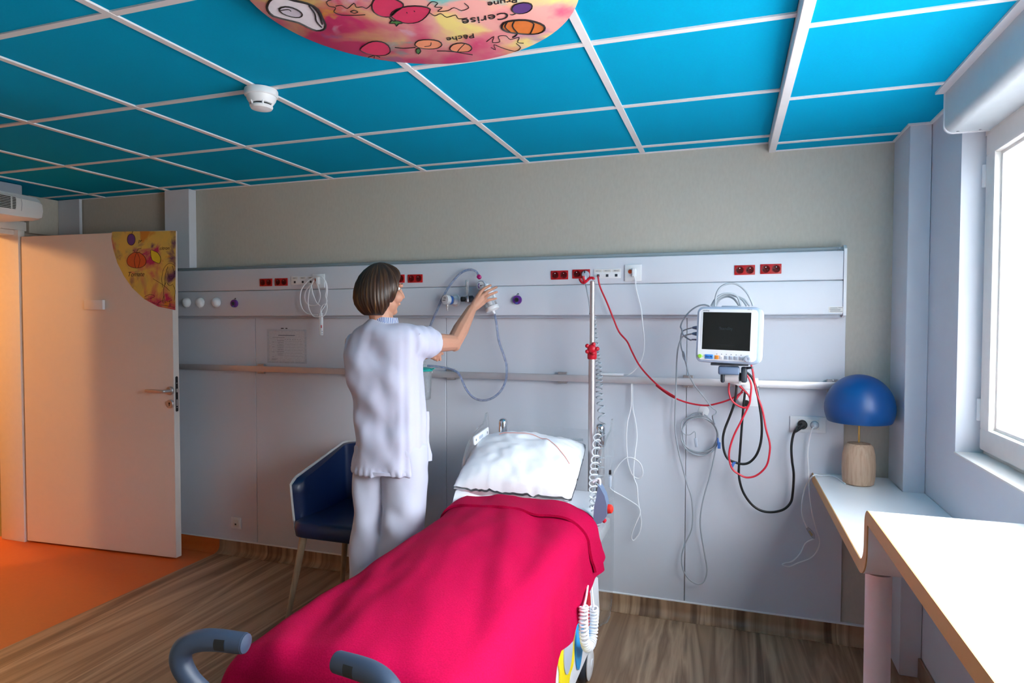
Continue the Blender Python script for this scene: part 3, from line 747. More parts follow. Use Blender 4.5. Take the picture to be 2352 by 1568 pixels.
# ================================================================== MEDICAL DEVICES on the unit
def path6(l, y): return [atY(760+a*.2423, 580+b*.2423, y) for a, b in l]
# oxygen flow regulator
o = tp(1047, 690)
ox = thing('oxygen_regulator', o-A((0, .05, .03)), 'white and blue oxygen flow selector plugged into the supply unit', 'oxygen regulator')
e = atY(1022, 688, 3.095)
ax = (e-o)/np.linalg.norm(e-o); ln = np.linalg.norm(e-o)
mk('wall_coupling', g_lathe([(.034, 0), (.034, .004), (.024, .008), (.021, .024), (.021, .03), (0, .03)], o, ax, 28), 'plastic_white', ox)
mk('coupling_ring', g_lathe([(.0215, .0302), (.023, .032), (.023, .036), (.0215, .038)], o, ax, 28), 'metal_satin', ox)
mk('blue_band', g_lathe([(.0238, .0385), (.0238, ln-.026), (0, ln-.026)], o, ax, 28), 'clip_blue', ox)
kn = mk('selector_knob', g_lathe([(.0245, ln-.0255), (.026, ln-.022), (.026, ln-.004), (.024, ln), (0, ln+.001)], o, ax, 32), 'plastic_white', ox)
tip = o+ax*(ln+.0014); u1, w1, _ = frame_of(ax)
text_mesh('selector_print', 'O2', .013, tip+UP*.009-ax*.0002, -np.cross(UP, ax), UP, 'ink_black', kn)
mk('selector_arrow', g_box(tip-UP*.003, (.026, .002, .003)), 'ink_black', kn, sm=False)
mk('hose_barb', g_lathe([(.007, 0), (.007, .012), (.004, .014), (.004, .034), (0, .034)], o+ax*(ln-.018)-UP*.024, (0, 0, -1), 14), 'metal_satin', ox)
# flow meter
o = tp(1078, 688)
fm = thing('flow_meter', o-A((0, .05, .03)), 'clear tube flow meter with black knobs beside the oxygen selector', 'flow meter')
f = atY(1073, 687, 3.12)
mk('valve_body', [g_lathe([(.020, 0), (.020, .006), (.013, .008), (.013, o[1]-f[1])], o, (f-o), 20), g_lathe([(.010, -.016), (.012, -.012), (.012, .012), (.009, .016)], f, (0, 0, 1), 18)], 'metal_satin', fm)
mk('knob', g_lathe([(.006, .010), (.0125, .013), (.0135, .03), (.010, .034), (0, .034)], f, (-.8, -.6, 0), 18), 'rubber_black', fm)
mk('coupling_knob', g_lathe([(.016, .010), (.018, .014), (.018, .03), (.014, .034), (0, .034)], f, (.75, .65, .1), 18), 'plastic_dark', fm)
mk('tube', g_lathe([(.0085, .0165), (.0098, .022), (.0098, .098), (.007, .102), (0, .102)], f, (0, 0, 1), 20), 'clear_plastic', fm)
mk('flow_column', g_lathe([(.0025, .02), (.0025, .094), (0, .094)], f, (0, 0, 1), 8), 'metal_bright', fm)
# suction regulator with gauge and safety jar
o = tp(1125, 678)
vr = thing('suction_regulator', o-A((0, .06, .06)), 'white suction regulator with round gauge and pink knob on the supply unit', 'suction regulator')
g0 = atY(1105, 656, 3.105)
tl = A((.42, 0, -.9)); tl /= np.linalg.norm(tl); sd_ = np.cross(tl, OUT)
mk('body', [g_tube([g0+A((.004, .028, .002)), g0+tl*.045+A((0, .028, 0)), g0+tl*.085+A((.002, .03, 0))], [.031, .034, .036], 4, 22), g_lathe([(.03, 0), (.026, .008), (.022, .04)], o+A((0, 0, .0)), OUT, 22)], 'plastic_white', vr, ang=60)
gb = mk('gauge_bezel', g_lathe([(.028, -.004), (.0285, .008), (.026, .012), (.0235, .012), (.0225, .009), (0, .009)], g0+A((0, .010, 0)), (-.15, -1, 0), 34), 'plastic_grey', vr)
mk('gauge_face', g_lathe([(0, .0102), (.0215, .0102), (.0215, .009)], g0+A((0, .010, 0)), (-.15, -1, 0), 30), 'plastic_white', gb)
mk('gauge_scale', [g_tube([g0+A((.015*math.sin(a), -.0012, .015*math.cos(a))) for a in np.linspace(-2.6, -.6, 9)], .0022, 1, 5)], 'purple', gb)
mk('gauge_needle', [g_tube([g0+A((0, -.002, 0)), g0+A((.014, -.004, .004))], .0011, 1, 5), g_lathe([(.003, 0), (.003, .004), (0, .004)], g0, OUT, 10)], 'ink_black', gb)
mk('pink_knob', g_lathe([(.009, 0), (.0115, .003), (.0115, .016), (.008, .019), (0, .019)], atY(1102, 637, 3.115), (0, -1, .25), 20), mat('knob_pink', (176, 22, 110), .4), vr)
jp = g0+tl*.075+A((.004, .006, 0))
mk('safety_jar', g_lathe([(.0, -.012), (.030, -.012), (.034, -.006), (.034, .045), (.032, .05), (0, .05)], jp, tl, 28), 'clear_plastic', vr)
mk('jar_core', g_lathe([(.013, -.008), (.013, .04), (0, .04)], jp, tl, 18), 'plastic_white', vr)
mk('jar_collar', g_lathe([(.035, .046), (.037, .05), (.037, .064), (.03, .068), (.008, .070), (.006, .086), (0, .086)], jp, tl, 28), 'plastic_white', vr)
jar_out = jp+tl*.086
# tubing
o = mk('suction_tube', g_tube([atY(1099, 632, 3.118)]+path6([(1395, 205), (1370, 175), (1310, 162), (1230, 195), (1150, 280), (1090, 370), (1040, 470), (1000, 560), (960, 650), (930, 730), (900, 820), (880, 900), (868, 985)], 3.135)+[atY(968, 836, 3.13)], .0062, 4, 10), 'tube_clear')
tag(o, 'clear bluish tube arching from the suction regulator behind the nurse', 'tube')
o = mk('suction_tube', g_tube([jar_out-tl*.004]+path6([(1555, 600), (1572, 690), (1590, 830), (1640, 980), (1665, 1080), (1660, 1200), (1610, 1310), (1530, 1378), (1440, 1400), (1350, 1372), (1280, 1290), (1235, 1190)], 3.165)+path6([(1200, 1135), (1120, 1100), (1050, 1085), (960, 1075), (915, 1072)], 3.15), .0062, 5, 10), 'tube_clear')
tag(o, 'long clear tube hanging in a loop below the equipment rail', 'tube')
# suction canister with teal lid on the rail
q = atY(973, 850, 3.12)
cn = thing('suction_canister', q-A((0, 0, .16)), 'clear suction canister with teal lid hung on the rail behind the nurse', 'canister')
body = g_lathe([(0, -.158), (.034, -.158), (.038, -.152), (.045, -.01), (.046, 0), (.043, 0), (.036, -.150), (0, -.154)], q, (0, 0, 1), 32)
mk('jar', body, 'clear_plastic', cn)
mk('graduations', [g_box(q+A((-.03+.004*(k % 2), -.030, -.03-.014*k)), (.012, .001, .0012)) for k in range(7)], 'ink_grey', cn, sm=False)
mk('lid', [g_lathe([(.049, -.004), (.051, .003), (.048, .008), (.030, .014), (.014, .016), (0, .016)], q, (0, 0, 1), 32), g_tube([q+A((.04, -.01, .006)), q+A((.07, -.012, .012))], .004, 1, 6)], 'teal', cn)
mk('lid_port', g_lathe([(.010, .014), (.010, .03), (.006, .032), (.006, .05), (0, .05)], q+A((.006, 0, 0)), (0, 0, 1), 16), 'clear_plastic', cn)
mk('inner_tube', g_lathe([(.009, -.14), (.009, -.006), (0, -.006)], q+A((.006, 0, 0)), (0, 0, 1), 12), 'clear_plastic', cn)
mk('rail_holder', g_box2(q+A((-.02, .046, -.02)), A((q[0]+.02, YR-.001, q[2]+.004)), .003), 'plastic_white', cn)
# nurse call handset on the left plate
def pathN(l, y): return [atY(620+a*.1148, 610+b*.1148, y) for a, b in l]
hs_ = thing('call_handset', pathN([(1025, 1390)], 3.15)[0], 'white nurse call handset with red button dangling by a bundled cable', 'call handset')
h0, h1 = pathN([(1022, 945), (1022, 1390)], 3.150)
mk('handset_body', g_box((h0+h1)/2, (.022, .016, np.linalg.norm(h1-h0)), .004, 3), 'plastic_white', hs_)
mk('red_button', g_box((h0+h1)/2+A((.0075, -.0065, -.014)), (.005, .006, .018), .002), 'cable_red', hs_)
mk('side_button', [g_box((h0+h1)/2+A((.0105, -.004, z)), (.004, .006, .007), .0015) for z in (-.042, -.056)], 'plastic_grey', hs_)
loops = [[(990, 330), (940, 320), (960, 400), (1000, 540), (1005, 640), (960, 760), (900, 795), (790, 790), (720, 730), (695, 620), (720, 500), (800, 400), (880, 290)],
         [(960, 250), (880, 232), (780, 290), (680, 400), (620, 520), (605, 680), (640, 840), (720, 940), (820, 975), (960, 985)],
         [(900, 215), (980, 203), (1060, 240), (1130, 350), (1150, 500), (1130, 680), (1145, 850), (1110, 970), (1060, 1015)],
         [(880, 290), (810, 440), (775, 580), (765, 750), (790, 880), (860, 1000), (960, 1022), (1060, 1015)],
         [(830, 410), (860, 560), (930, 730), (1005, 805)], [(940, 212), (1040, 222), (1110, 330), (1132, 480), (1110, 600), (1140, 700), (1110, 790), (1040, 890), (1022, 950)],
         [(1110, 770), (1060, 785), (1022, 860), (1018, 950)]]
mk('handset_cable', [g_tube(pathN(l, 3.150-.004*k), .0028, 5, 8) for k, l in enumerate(loops)], 'cable_white', hs_)
# second handset lying on the rail
def path7(l, y): return [atY(1220+a*.2296, 560+b*.2296, y) for a, b in l]
a_, b_ = path7([(690, 1283), (925, 1300)], 3.182)
h2 = thing('call_handset', (a_+b_)/2-A((0, 0, .01)), 'white call handset lying along the top of the rail', 'call handset')
a_, b_ = A((a_[0], 3.198, 1.2015)), A((b_[0], 3.196, 1.2015))
mk('handset_body', xf(g_box((0, 0, 0), (np.linalg.norm(b_-a_), .022, .015), .005, 3), Matrix.Translation(Vector((a_+b_)/2))), 'plastic_white', h2)
mk('handset_cable', g_tube([cc2+A((.006, -.03, -.012))]+path7([(1042, 360), (1048, 430), (1070, 530), (1100, 650), (1115, 800), (1130, 950), (1125, 1080), (1090, 1190), (1030, 1268), (970, 1308)], 3.150)+[b_], .0028, 6, 8), 'cable_white', h2)
# white cable hanging in loops below the rail
def path2(l, y): return [atY(1360+a*.3189, 860+b*.3189, y) for a, b in l]
wc = [(283, 52), (285, 150), (280, 240), (255, 350), (248, 480), (255, 620), (275, 700), (300, 740), (340, 750), (365, 710), (350, 640), (300, 600), (250, 598), (200, 640), (150, 720), (127, 800), (140, 835), (220, 880), (300, 925), (340, 955),
      (345, 1000), (310, 1080), (288, 1140), (285, 1185), (300, 1195), (335, 1150), (352, 1080), (348, 1010), (332, 900), (325, 800), (300, 720), (310, 560), (322, 450), (310, 340), (290, 240), (289, 100), (287, 52)]
p = path2(wc, 3.205)
for k, v in enumerate(p): v[1] -= .012*math.sin(k*.7)
tag(mk('white_cable', g_tube(p, .003, 6, 8), 'cable_white'), 'thin white cable looped and knotted, hanging below the rail beside the pole', 'cable')

# ================================================================== MONITOR on its arm
def mon_frame(yaw, tilt, roll, o):
    R = Matrix.Rotation(yaw, 3, 'Z') @ Matrix.Rotation(tilt, 3, 'X') @ Matrix.Rotation(roll, 3, 'Y')
    M = R.to_4x4(); M.translation = Vector(o); return M
mc = (atY(1598, 707, 2.84)+atY(1748, 707, 2.74)+atY(1748, 834, 2.74)+atY(1597, 829, 2.84))/4
MW, MH = .258, .234
MM = mon_frame(math.radians(-14), math.radians(-2), math.radians(1.2), mc)
mon = thing('patient_monitor', mc-A((0, -.05, MH/2)), 'white patient monitor with dark standby screen on a wall arm', 'monitor')
def mx(g): return xf(g, MM)
def mring(w, h, r, y): return [(p[0], y, p[1]) for p in rrect(w, h, r)]
mk('bezel', mx(g_loft([mring(MW-.02, MH-.02, .018, -.002), mring(MW-.006, MH-.006, .022, .0), mring(MW, MH, .026, .008), mring(MW, MH, .026, .026)])), mat('monitor_grey', (170, 186, 208), .4), mon)
mk('front_panel', mx(g_loft([mring(MW-.022, MH-.022, .018, -.0045), mring(MW-.020, MH-.020, .019, -.001)])), 'plastic_white', mon)
mk('rear_housing', mx(g_loft([mring(MW-.004, MH-.004, .024, .026), mring(MW-.004, MH-.008, .022, .07), mring(MW-.02, MH-.02, .02, .115)])), 'plastic_white', mon)
mk('top_handle', mx(g_box((0, .05, MH/2+.002), (.07, .05, .008), .003)), 'plastic_grey', mon)
def mpx(zx, zy):      # zoomed monitor crop -> local (x,z) on the front panel
    return ((zx-832)/1510*MW, (768-zy)/1250*MH)
s0, s1 = mpx(240, 268), mpx(1378, 1100)
scr = mk('screen', mx(g_box(((s0[0]+s1[0])/2, -.0046, (s0[1]+s1[1])/2), (s1[0]-s0[0], .001, s0[1]-s1[1]))), 'screen', mon, sm=False)
MU, MV = np.array(MM)[:3, 0], np.array(MM)[:3, 2]; MO = np.array(MM)[:3, 3]; MN = np.array(MM)[:3, 1]
def mpt(zx, zy, off): x, z = mpx(zx, zy); return MO+MU*x+MV*z-MN*off
mk('screen_edge', mx(g_box((s0[0]-.002, -.0048, (s0[1]+s1[1])/2), (.004, .0016, s0[1]-s1[1]))), 'desk_white', mon, sm=False)
text_mesh('screen_text', 'Standby', .0175, mpt(800, 625, .0054), MU, MV, 'screen_text', scr)
mk('screen_line', mx(g_box((mpx(800, 985)[0], -.0052, mpx(800, 985)[1]), (.074, .0004, .0008))), 'screen_text', scr, sm=False)
text_mesh('maker_mark', 'mindray', .0085, mpt(310, 232, .0048), MU, MV, 'ink_grey', mon)
text_mesh('model_mark', 'iPM 10', .0062, mpt(1340, 205, .0048), MU, MV, 'ink_grey', mon)
def key(zx, zy, w, h, m, name='key'): 
    x, z = mpx(zx, zy); return mk(name, mx(g_box((x, -.0055, z), (w, .004, h), .0015)), m, mon)
lamp_g = mat('led_green', (150, 214, 70), .4)
x, z = mpx(205, 1258)
mk('power_button', [mx(g_lathe([(.0085, 0), (.0085, .003), (.007, .0045), (0, .0045)], (x, -.004, z), (0, -1, 0), 22)), mx(g_box((x, -.005, z), (.028, .0012, .003), .0005, 1))], lamp_g, mon)
ld = key(425, 1262, .034, .019, mat('lcd_blue', (70, 140, 214), .3), 'date_display')
text_mesh('date_text', 'Mon 06', .0095, mpt(425, 1262, .0078), MU, MV, mat('lcd_ink', (10, 52, 120), .4), ld)
for k, (zx, m) in enumerate(((612, mat('key_orange', (246, 150, 40), .4)), (725, 'plastic_white'), (838, 'plastic_grey'), (952, 'plastic_grey'), (1068, 'plastic_grey'), (1183, 'plastic_grey'))):
    kk = key(zx, 1267, .0155, .0155, m)
    mk('key_print', [mx(g_box((mpx(zx, 1267)[0], -.0077, mpx(zx, 1267)[1]+dz), (.009, .0003, .0009))) for dz in (.001, -.002)], 'ink_grey', kk, sm=False)
    mk('key_symbol', mx(g_box((mpx(zx, 1195)[0], -.0048, mpx(zx, 1195)[1]), (.004, .0004, .003))), 'ink_grey', kk, sm=False)
x, z = mpx(1350, 1270)
mk('rotary_knob', [mx(g_lathe([(.0145, 0), (.0145, .002), (.0125, .003), (.0125, .015), (.011, .017), (.005, .0172), (.0045, .0155), (0, .0155)], (x, -.004, z), (0, -1, 0), 30))], 'plastic_grey', mon)
# connectors on the left flank
CONN = []
for zy in (620, 760, 895):
    z = mpx(0, zy)[1]
    a = MO+MU*(-MW/2+.004)+MV*z+MN*.05
    b = a-MU*.034-MN*.006
    CONN.append(b)
    if zy < 800: mk('lead_plug', g_tube([a, a*.6+b*.4, b], [.010, .0095, .0045], 3, 14), 'plastic_slate', mon)
    else: mk('lead_plug', g_tube([a, b], [.0045, .003], 1, 10), 'plastic_slate', mon)
# wall arm
arm = thing('monitor_arm', (.03, 3.15, 1.05), 'white articulated monitor arm clamped to the equipment rail', 'monitor arm')
bz = mc[2]-MH/2
def ap(px, py, y): return atY(px, py, y)
plate0 = ap(1727, 900, 3.185)
mk('wall_plate', g_box((plate0[0], 3.178, plate0[2]), (.055, .012, .135), .004), 'plastic_white', arm)
mk('pivot_barrel', g_lathe([(.024, 0), (.027, .003), (.027, .05), (.024, .053), (0, .053)], ap(1712, 893, 3.12), (0, 0, 1), 28), 'plastic_white', arm)
mk('arm_link', g_box((ap(1712, 880, 3.15)[0]+.004, 3.15, ap(1712, 876, 3.15)[2]), (.04, .05, .034), .008, 3), 'plastic_white', arm)
mk('swivel_disc', g_lathe([(.034, 0), (.037, .004), (.037, .014), (.034, .018), (0, .018)], ap(1696, 881, 2.93), (0, 0, 1), 30), 'plastic_white', arm)
mk('arm_beam', g_tube([ap(1697, 877, 2.94), ap(1706, 872, 3.03), ap(1712, 874, 3.12)], .017, 4, 16), 'plastic_white', arm)
mk('tilt_barrel', g_tube([ap(1669, 866, 2.90), ap(1700, 868, 2.88)], .023, 1, 22), 'plastic_white', arm)
mk('tilt_cheek', g_box(ap(1660, 864, 2.90), (.018, .05, .052), .008, 3), 'plastic_dark', arm)
mk('tilt_cheek', g_box(ap(1709, 860, 2.87), (.024, .05, .066), .008, 3), 'plastic_dark', arm)
mk('quick_release', g_box(ap(1674, 850, 2.84), (.085, .07, .034), .008, 3), 'plastic_slate', arm)
mk('mount_plate', g_box((mc[0]+.01, mc[1]+.07, bz-.006), (.15, .09, .010), .003), 'plastic_dark', arm)
mk('release_lever', g_tube([ap(1716, 845, 2.83), ap(1728, 844, 2.80)], [.006, .004], 1, 8), 'plastic_dark', arm)
mk('clamp_bracket', g_prism([(0, 0), (.05, 0), (.05, -.09), (.035, -.1), (0, -.03)], .012, (ap(1688, 888, 3.17)[0], 3.176, ap(1688, 888, 3.17)[2]), (1, 0, 0), (0, 0, 1)), 'plastic_white', arm)
mk('clamp_knob', g_lathe([(.012, 0), (.014, .003), (.014, .012), (.010, .016), (0, .016)], ap(1714, 925, 3.16), OUT, 14), 'rubber_black', arm)
mk('clamp_screw', g_lathe([(.006, 0), (.006, .014), (.004, .018), (0, .018)], ap(1742, 888, 3.17), OUT, 12), 'metal_bright', arm)

# ---- cables around the monitor
def path8(l, y): return [atY(1520+a*.2551, 560+b*.2551, y) for a, b in l]
def path5(l, y): return [atY(1540+a*.1659, 840+b*.1659, y) for a, b in l]
def wob(p, amp=.01, f=.9, ph=0.):
    for k, v in enumerate(p): v[1] += amp*math.sin(k*f+ph)
    return p
lead = thing('sensor_lead', atY(1610, 1340, 3.2), 'long grey sensor lead from the monitor hanging almost to the floor', 'cable')
mk('lead_cable', g_tube([CONN[1]]+path8([(195, 830), (165, 880), (145, 950)], 2.92)+path8([(135, 1050), (130, 1200), (125, 1400)], 3.06)+wob(path2([(603, 100), (597, 300), (600, 420), (620, 540), (650, 660), (690, 800), (715, 880), (725, 1000), (715, 1120), (670, 1220), (645, 1310), (655, 1400), (700, 1470), (760, 1505),
   (805, 1490), (827, 1420), (815, 1320), (790, 1180), (780, 1080), (785, 980), (810, 860), (840, 760), (865, 660), (885, 560), (892, 480)], 3.19), .008), .0034, 6, 8), 'cable_grey', lead)
b_ = path2([(908, 500)], 3.18)[0]
mk('blue_connector', [g_box(b_+A((.004, 0, -.006)), (.014, .012, .030), .002), g_tube([b_+A((-.002, 0, .03)), b_+A((0, 0, .005))], [.003, .006], 1, 8)], 'clip_blue', lead)
lead2 = thing('sensor_lead', atY(1600, 1040, 3.2), 'grey sensor lead coiled on the white wall hook', 'cable')
hook_p = path2([(803, 262)], YB-.012)[0]
pts = [CONN[0]]+path8([(205, 775), (180, 800), (170, 860), (175, 930), (195, 1000)], 2.95)+path8([(215, 1070), (245, 1180), (300, 1280), (380, 1380), (450, 1470), (490, 1500), (485, 1530), (455, 1550)], 3.12)
for k in range(76):
    a = math.radians(60)+k*2*math.pi/19
    rx, rz = .083+.006*math.sin(k*.33), .092+.012*math.sin(k*.21+1)
    cc = path2([(770, 428)], 3.205)[0]
    pts.append(A((cc[0]+rx*math.sin(a)+.004*math.sin(k*.5), 3.2-.012*math.sin(k*.17), cc[2]+rz*math.cos(a))))
mk('lead_cable', g_tube(pts, .003, 4, 7), 'cable_grey', lead2)
mk('inline_sleeve', g_tube(path8([(190, 965), (198, 1010), (208, 1045)], 2.965), [.0035, .0065, .0065, .004], 3, 10), 'plastic_grey', lead2)
mk('lead_plug', g_box(path2([(748, 490)], 3.185)[0], (.014, .012, .045), .004, 2, R=Matrix.Rotation(-.15, 3, 'Y')), 'plastic_grey', lead2)
mk('plug_cable', g_tube(path2([(745, 465), (740, 410), (700, 435), (655, 420), (640, 370), (665, 320), (740, 300), (800, 285)], 3.185), .0026, 5, 7), 'cable_grey', lead2)
hk = thing('wall_hook', hook_p-A((0, 0, .02)), 'small round white adhesive hook on the wall holding coiled lead', 'hook')
mk('hook_plate', g_lathe([(.026, 0), (.026, .003), (.022, .006), (0, .007)], hook_p, OUT, 30), 'plastic_white', hk)
mk('hook_peg', [g_tube([hook_p+A((0, -.006, -.008)), hook_p+A((0, -.052, -.010)), hook_p+A((0, -.056, .004))], .0045, 4, 10)], 'plastic_white', hk)
third = mk('sensor_lead', g_tube([CONN[2]]+path8([(260, 865), (215, 840), (188, 812), (180, 770)], 2.93)+path8([(170, 740), (195, 680), (250, 610), (320, 562), (380, 548), (430, 562)], 2.95), .0034, 5, 8), 'cable_grey')
tag(third, 'grey lead curving from the monitor side up to its top', 'cable')
topc = thing('lead_bundle', path8([(600, 560)], 2.9)[0], 'bundle of grey cables arched on top of the monitor', 'cable bundle')
for k, l in enumerate(([(480, 560), (490, 460), (530, 390), (610, 355), (690, 370), (760, 430), (800, 500), (822, 556)], [(445, 560), (480, 500), (540, 455), (620, 448), (680, 475), (712, 556)],
          [(455, 560), (500, 500), (560, 465), (640, 460), (720, 500), (765, 556)], [(470, 560), (510, 490), (580, 452), (660, 470), (740, 500), (792, 556)], [(485, 560), (520, 500), (590, 475), (650, 495), (700, 556)])):
    p = path8(l, 2.83+.012*k)
    for v in (p[0], p[-1]): v[2] = min(v[2], mc[2]+MH/2+.004)
    mk('cable', g_tube(p, .0042, 5, 9), 'cable_grey', topc)
# red network cable
rc = mk('network_cable', g_tube([tp(1373.5, 634, 3.165)]+path7([(670, 335), (690, 430), (760, 590), (820, 740), (880, 880), (960, 975), (1010, 1080), (1080, 1210), (1180, 1330), (1300, 1440), (1440, 1530)], 3.13)+path2([(460, 75), (560, 150), (680, 200), (810, 222), (900, 208), (1000, 175), (1085, 125)], 3.14), .0042, 6, 8), 'cable_red')
tag(rc, 'red network cable sagging from the data outlet to the monitor arm', 'cable')
rc2 = mk('network_cable', g_tube(path5([(1118, -15), (1140, 80), (1160, 210), (1200, 400), (1270, 600), (1320, 860), (1370, 1050), (1375, 1180), (1330, 1380), (1200, 1510), (1060, 1545), (950, 1500), (860, 1430), (815, 1300), (820, 1150), (880, 960), (970, 780), (1050, 620), (1100, 500), (1090, 420), (1030, 350), (955, 275)], 3.0)
   +path5([(1000, 330), (900, 470)], 3.09), .0042, 5, 8), 'cable_red')
tag(rc2, 'red cable hanging in a long loop under the monitor', 'cable')
rc3 = mk('network_cable', g_tube(path5([(1030, 95), (1080, 160), (1118, 270), (1108, 420), (1090, 530), (1030, 580), (920, 540), (840, 460), (808, 340), (815, 210)], 2.97), .0042, 5, 8), 'cable_red')
tag(rc3, 'short red cable ring around the monitor arm joint', 'cable')
bc = thing('power_cable', path2([(1300, 990)], 3.18)[0], 'black power cable dropping in a curve from the monitor arm to the wall socket', 'cable')
mk('power_lead', g_tube(path5([(1035, 345), (1010, 560), (990, 800), (970, 1080), (950, 1350), (945, 1470)], 3.13)+path2([(1056, 690), (1062, 760), (1090, 850), (1150, 935), (1220, 980), (1300, 990), (1380, 970), (1430, 920), (1445, 850), (1452, 720), (1440, 620), (1435, 520), (1450, 430), (1478, 388)], 3.17)+[SOCK_B+A((-.01, -.02, -.006))], .0055, 6, 10), 'cable_black', bc)
mk('plug', [g_lathe([(.021, -.001), (.021, .014), (.018, .020), (0, .022)], SOCK_B, OUT, 26), g_tube([SOCK_B+A((.0, -.014, 0)), SOCK_B+A((-.02, -.02, -.018)), SOCK_B+A((-.034, -.016, -.034))], [.014, .011, .007], 3, 12)], 'rubber_black', bc)
bc2 = mk('power_cable', g_tube(path5([(1035, 80), (1120, 150), (1180, 290), (1220, 480), (1255, 700), (1265, 900), (1245, 1080), (1190, 1230), (1100, 1330), (1000, 1358), (880, 1330), (790, 1280), (740, 1170), (725, 1020), (750, 880), (820, 700), (880, 530), (905, 400), (915, 265)], 3.04), .0055, 5, 10), 'cable_black')
tag(bc2, 'black cable looped below the monitor with a blue strap', 'cable')
q = path5([(862, 1372)], 3.02)[0]
st_ = mk('cable_strap', [g_box(q, (.011, .02, .024), .002, 2, R=Matrix.Rotation(.45, 3, 'Y')), g_box(q+A((.008, 0, .012)), (.010, .012, .005), .001)], 'clip_blue')
tag(st_, 'blue strap tying the black and red cable loops together', 'strap')

# ================================================================== DESK by the window, with a step in its top
prof = [(YB-.0135, .767), (2.99, .767), (2.99, .767), (2.6, .767), (2.3, .767), (2.17, .767)]
for k in range(0, 9): a = math.radians(90*k/8); prof.append((2.105-.06*math.sin(a), .767+.06*(1-math.cos(a))))
prof += [(2.044, .85), (2.043, .87)]
for k in range(0, 9): a = math.radians(90*k/8); prof.append((2.042-.048*(1-math.cos(a)), .888+.048*math.sin(a)))
prof += [(1.93, .936), (1.6, .936), (1.0, .936), (.3, .936), (-.6, .936)]
def offs(pr, d):
    out = []
    for k in range(len(pr)):
        a = A(pr[max(k-1, 0)]); b = A(pr[min(k+1, len(pr)-1)]); t = b-a
        if np.linalg.norm(t) < 1e-6: t = A((-1, 0))
        t /= np.linalg.norm(t); out.append(A(pr[k])-A((t[1], -t[0]))*d)
    return out
TK = .04
bot = offs(prof, TK)
desk = thing('desk', (.57, 1.3, 0), 'white built-in desk whose top steps up in a curve along the window', 'desk')
def xr(k): return .683 if k < 2 else XR-.002
rings = [[(.376, prof[k][0], prof[k][1]), (xr(k), prof[k][0], prof[k][1]), (xr(k), bot[k][0], bot[k][1]), (.376, bot[k][0], bot[k][1])] for k in range(len(prof))]
mk('desktop', g_loft(rings), 'desk_white', desk, ang=30)
mk('edge_band', g_loft([[(.3725, prof[k][0], prof[k][1]), (.376, prof[k][0], prof[k][1]), (.376, bot[k][0], bot[k][1]), (.3725, bot[k][0], bot[k][1])] for k in range(len(prof))]), 'desk_edge', desk, ang=30)
for y, zt in ((2.11, .727), (.1, .894)):
    mk('leg', g_lathe([(.04, 0), (.037, .006), (.035, .01), (.035, zt-.001), (0, zt-.001)], (.425, y, 0), (0, 0, 1), 30), 'desk_leg_white', desk)

# ---- table lamp
LP = A((.535, 3.075, .7672))
lamp = thing('table_lamp', LP, 'table lamp with blue dome shade on a rounded wooden base', 'lamp')
mk('wooden_base', g_lathe([(0, 0), (.050, 0), (.060, .006), (.064, .03), (.0655, .08), (.063, .13), (.055, .165), (.045, .176), (.02, .180), (0, .180)], LP, (0, 0, 1), 36), 'lamp_wood', lamp)
mk('stem', g_lathe([(.0042, .178), (.0042, .45), (0, .45)], LP, (0, 0, 1), 12), 'brass', lamp)
sp = []
for k in range(13):
    a = math.radians(90*k/12); sp.append((.138*math.sin(a), .325+.148*max(math.cos(a), 0)))
sp += [(.1365, .308), (.132, .290), (.125, .272)]
inner = [(r-.003 if r > .003 else 0, h-.003) for r, h in sp[::-1]]
mk('shade', g_lathe(sp+inner, LP, (0, 0, 1), 48), 'lamp_blue', lamp, ang=50)
mk('bulb_holder', g_lathe([(.014, .41), (.018, .42), (.018, .455), (0, .46)], LP, (0, 0, 1), 16), 'plastic_white', lamp)
mk('bulb', g_lathe([(0, .33), (.02, .335), (.03, .36), (.024, .39), (.013, .412)], LP, (0, 0, 1), 18), 'frame_white', lamp)
lc = thing('lamp_cable', path2([(1600, 1150)], 3.2)[0], 'white lamp cable running from the wall socket over the desk edge', 'cable')
p = wob(path2([(1588, 390), (1570, 450), (1555, 560), (1560, 700), (1565, 850), (1580, 980), (1610, 1100), (1638, 1200), (1620, 1280), (1570, 1330), (1480, 1360), (1420, 1378), (1370, 1365), (1385, 1352), (1440, 1345), (1500, 1295), (1540, 1220), (1598, 1185)], 3.19), .012)
e0, e1 = path2([(1600, 1180), (1548, 1102)], 3.17)
mk('cord', [g_tube([SOCK_W+A((0, -.018, -.004))]+p, .003, 6, 8), g_tube([e1]+path2([(1515, 1020), (1512, 930), (1535, 810)], 3.16)+[atZ(1868, 1092, .80)]+[atZ(1885, 1092, .776), atZ(1915, 1093, .7715), LP+A((-.055, -.03, .004))], .003, 6, 8)], 'cable_white', lc)
mk('inline_switch', g_tube([e0, (e0+e1)/2+A((.003, 0, 0)), e1], [.004, .010, .010, .005], 4, 12), 'clear_plastic', lc)
mk('switch_core', g_tube([e0*.7+e1*.3, e0*.3+e1*.7], .0045, 2, 8), 'brass', lc)
mk('plug', g_lathe([(.016, -.002), (.016, .008), (.010, .02), (.005, .024), (0, .024)], SOCK_W, OUT, 22), 'plastic_white', lc)

# ================================================================== CHAIR
mat('chair_blue', (12, 36, 78), .42, var=.08, bump=.15, bscale=300, coat=.1)
mat('chair_edge', (206, 202, 200), .5)
ramp_mat('chair_wood', [(.3, (150, 124, 98)), (.7, (186, 160, 132))], (20, 20, 2), .5, noise_scale=3)
CC = A((-1.785, 2.865, 0))
chair = thing('armchair', CC, 'dark blue upholstered tub chair with white edge and wooden legs by the wall', 'chair')
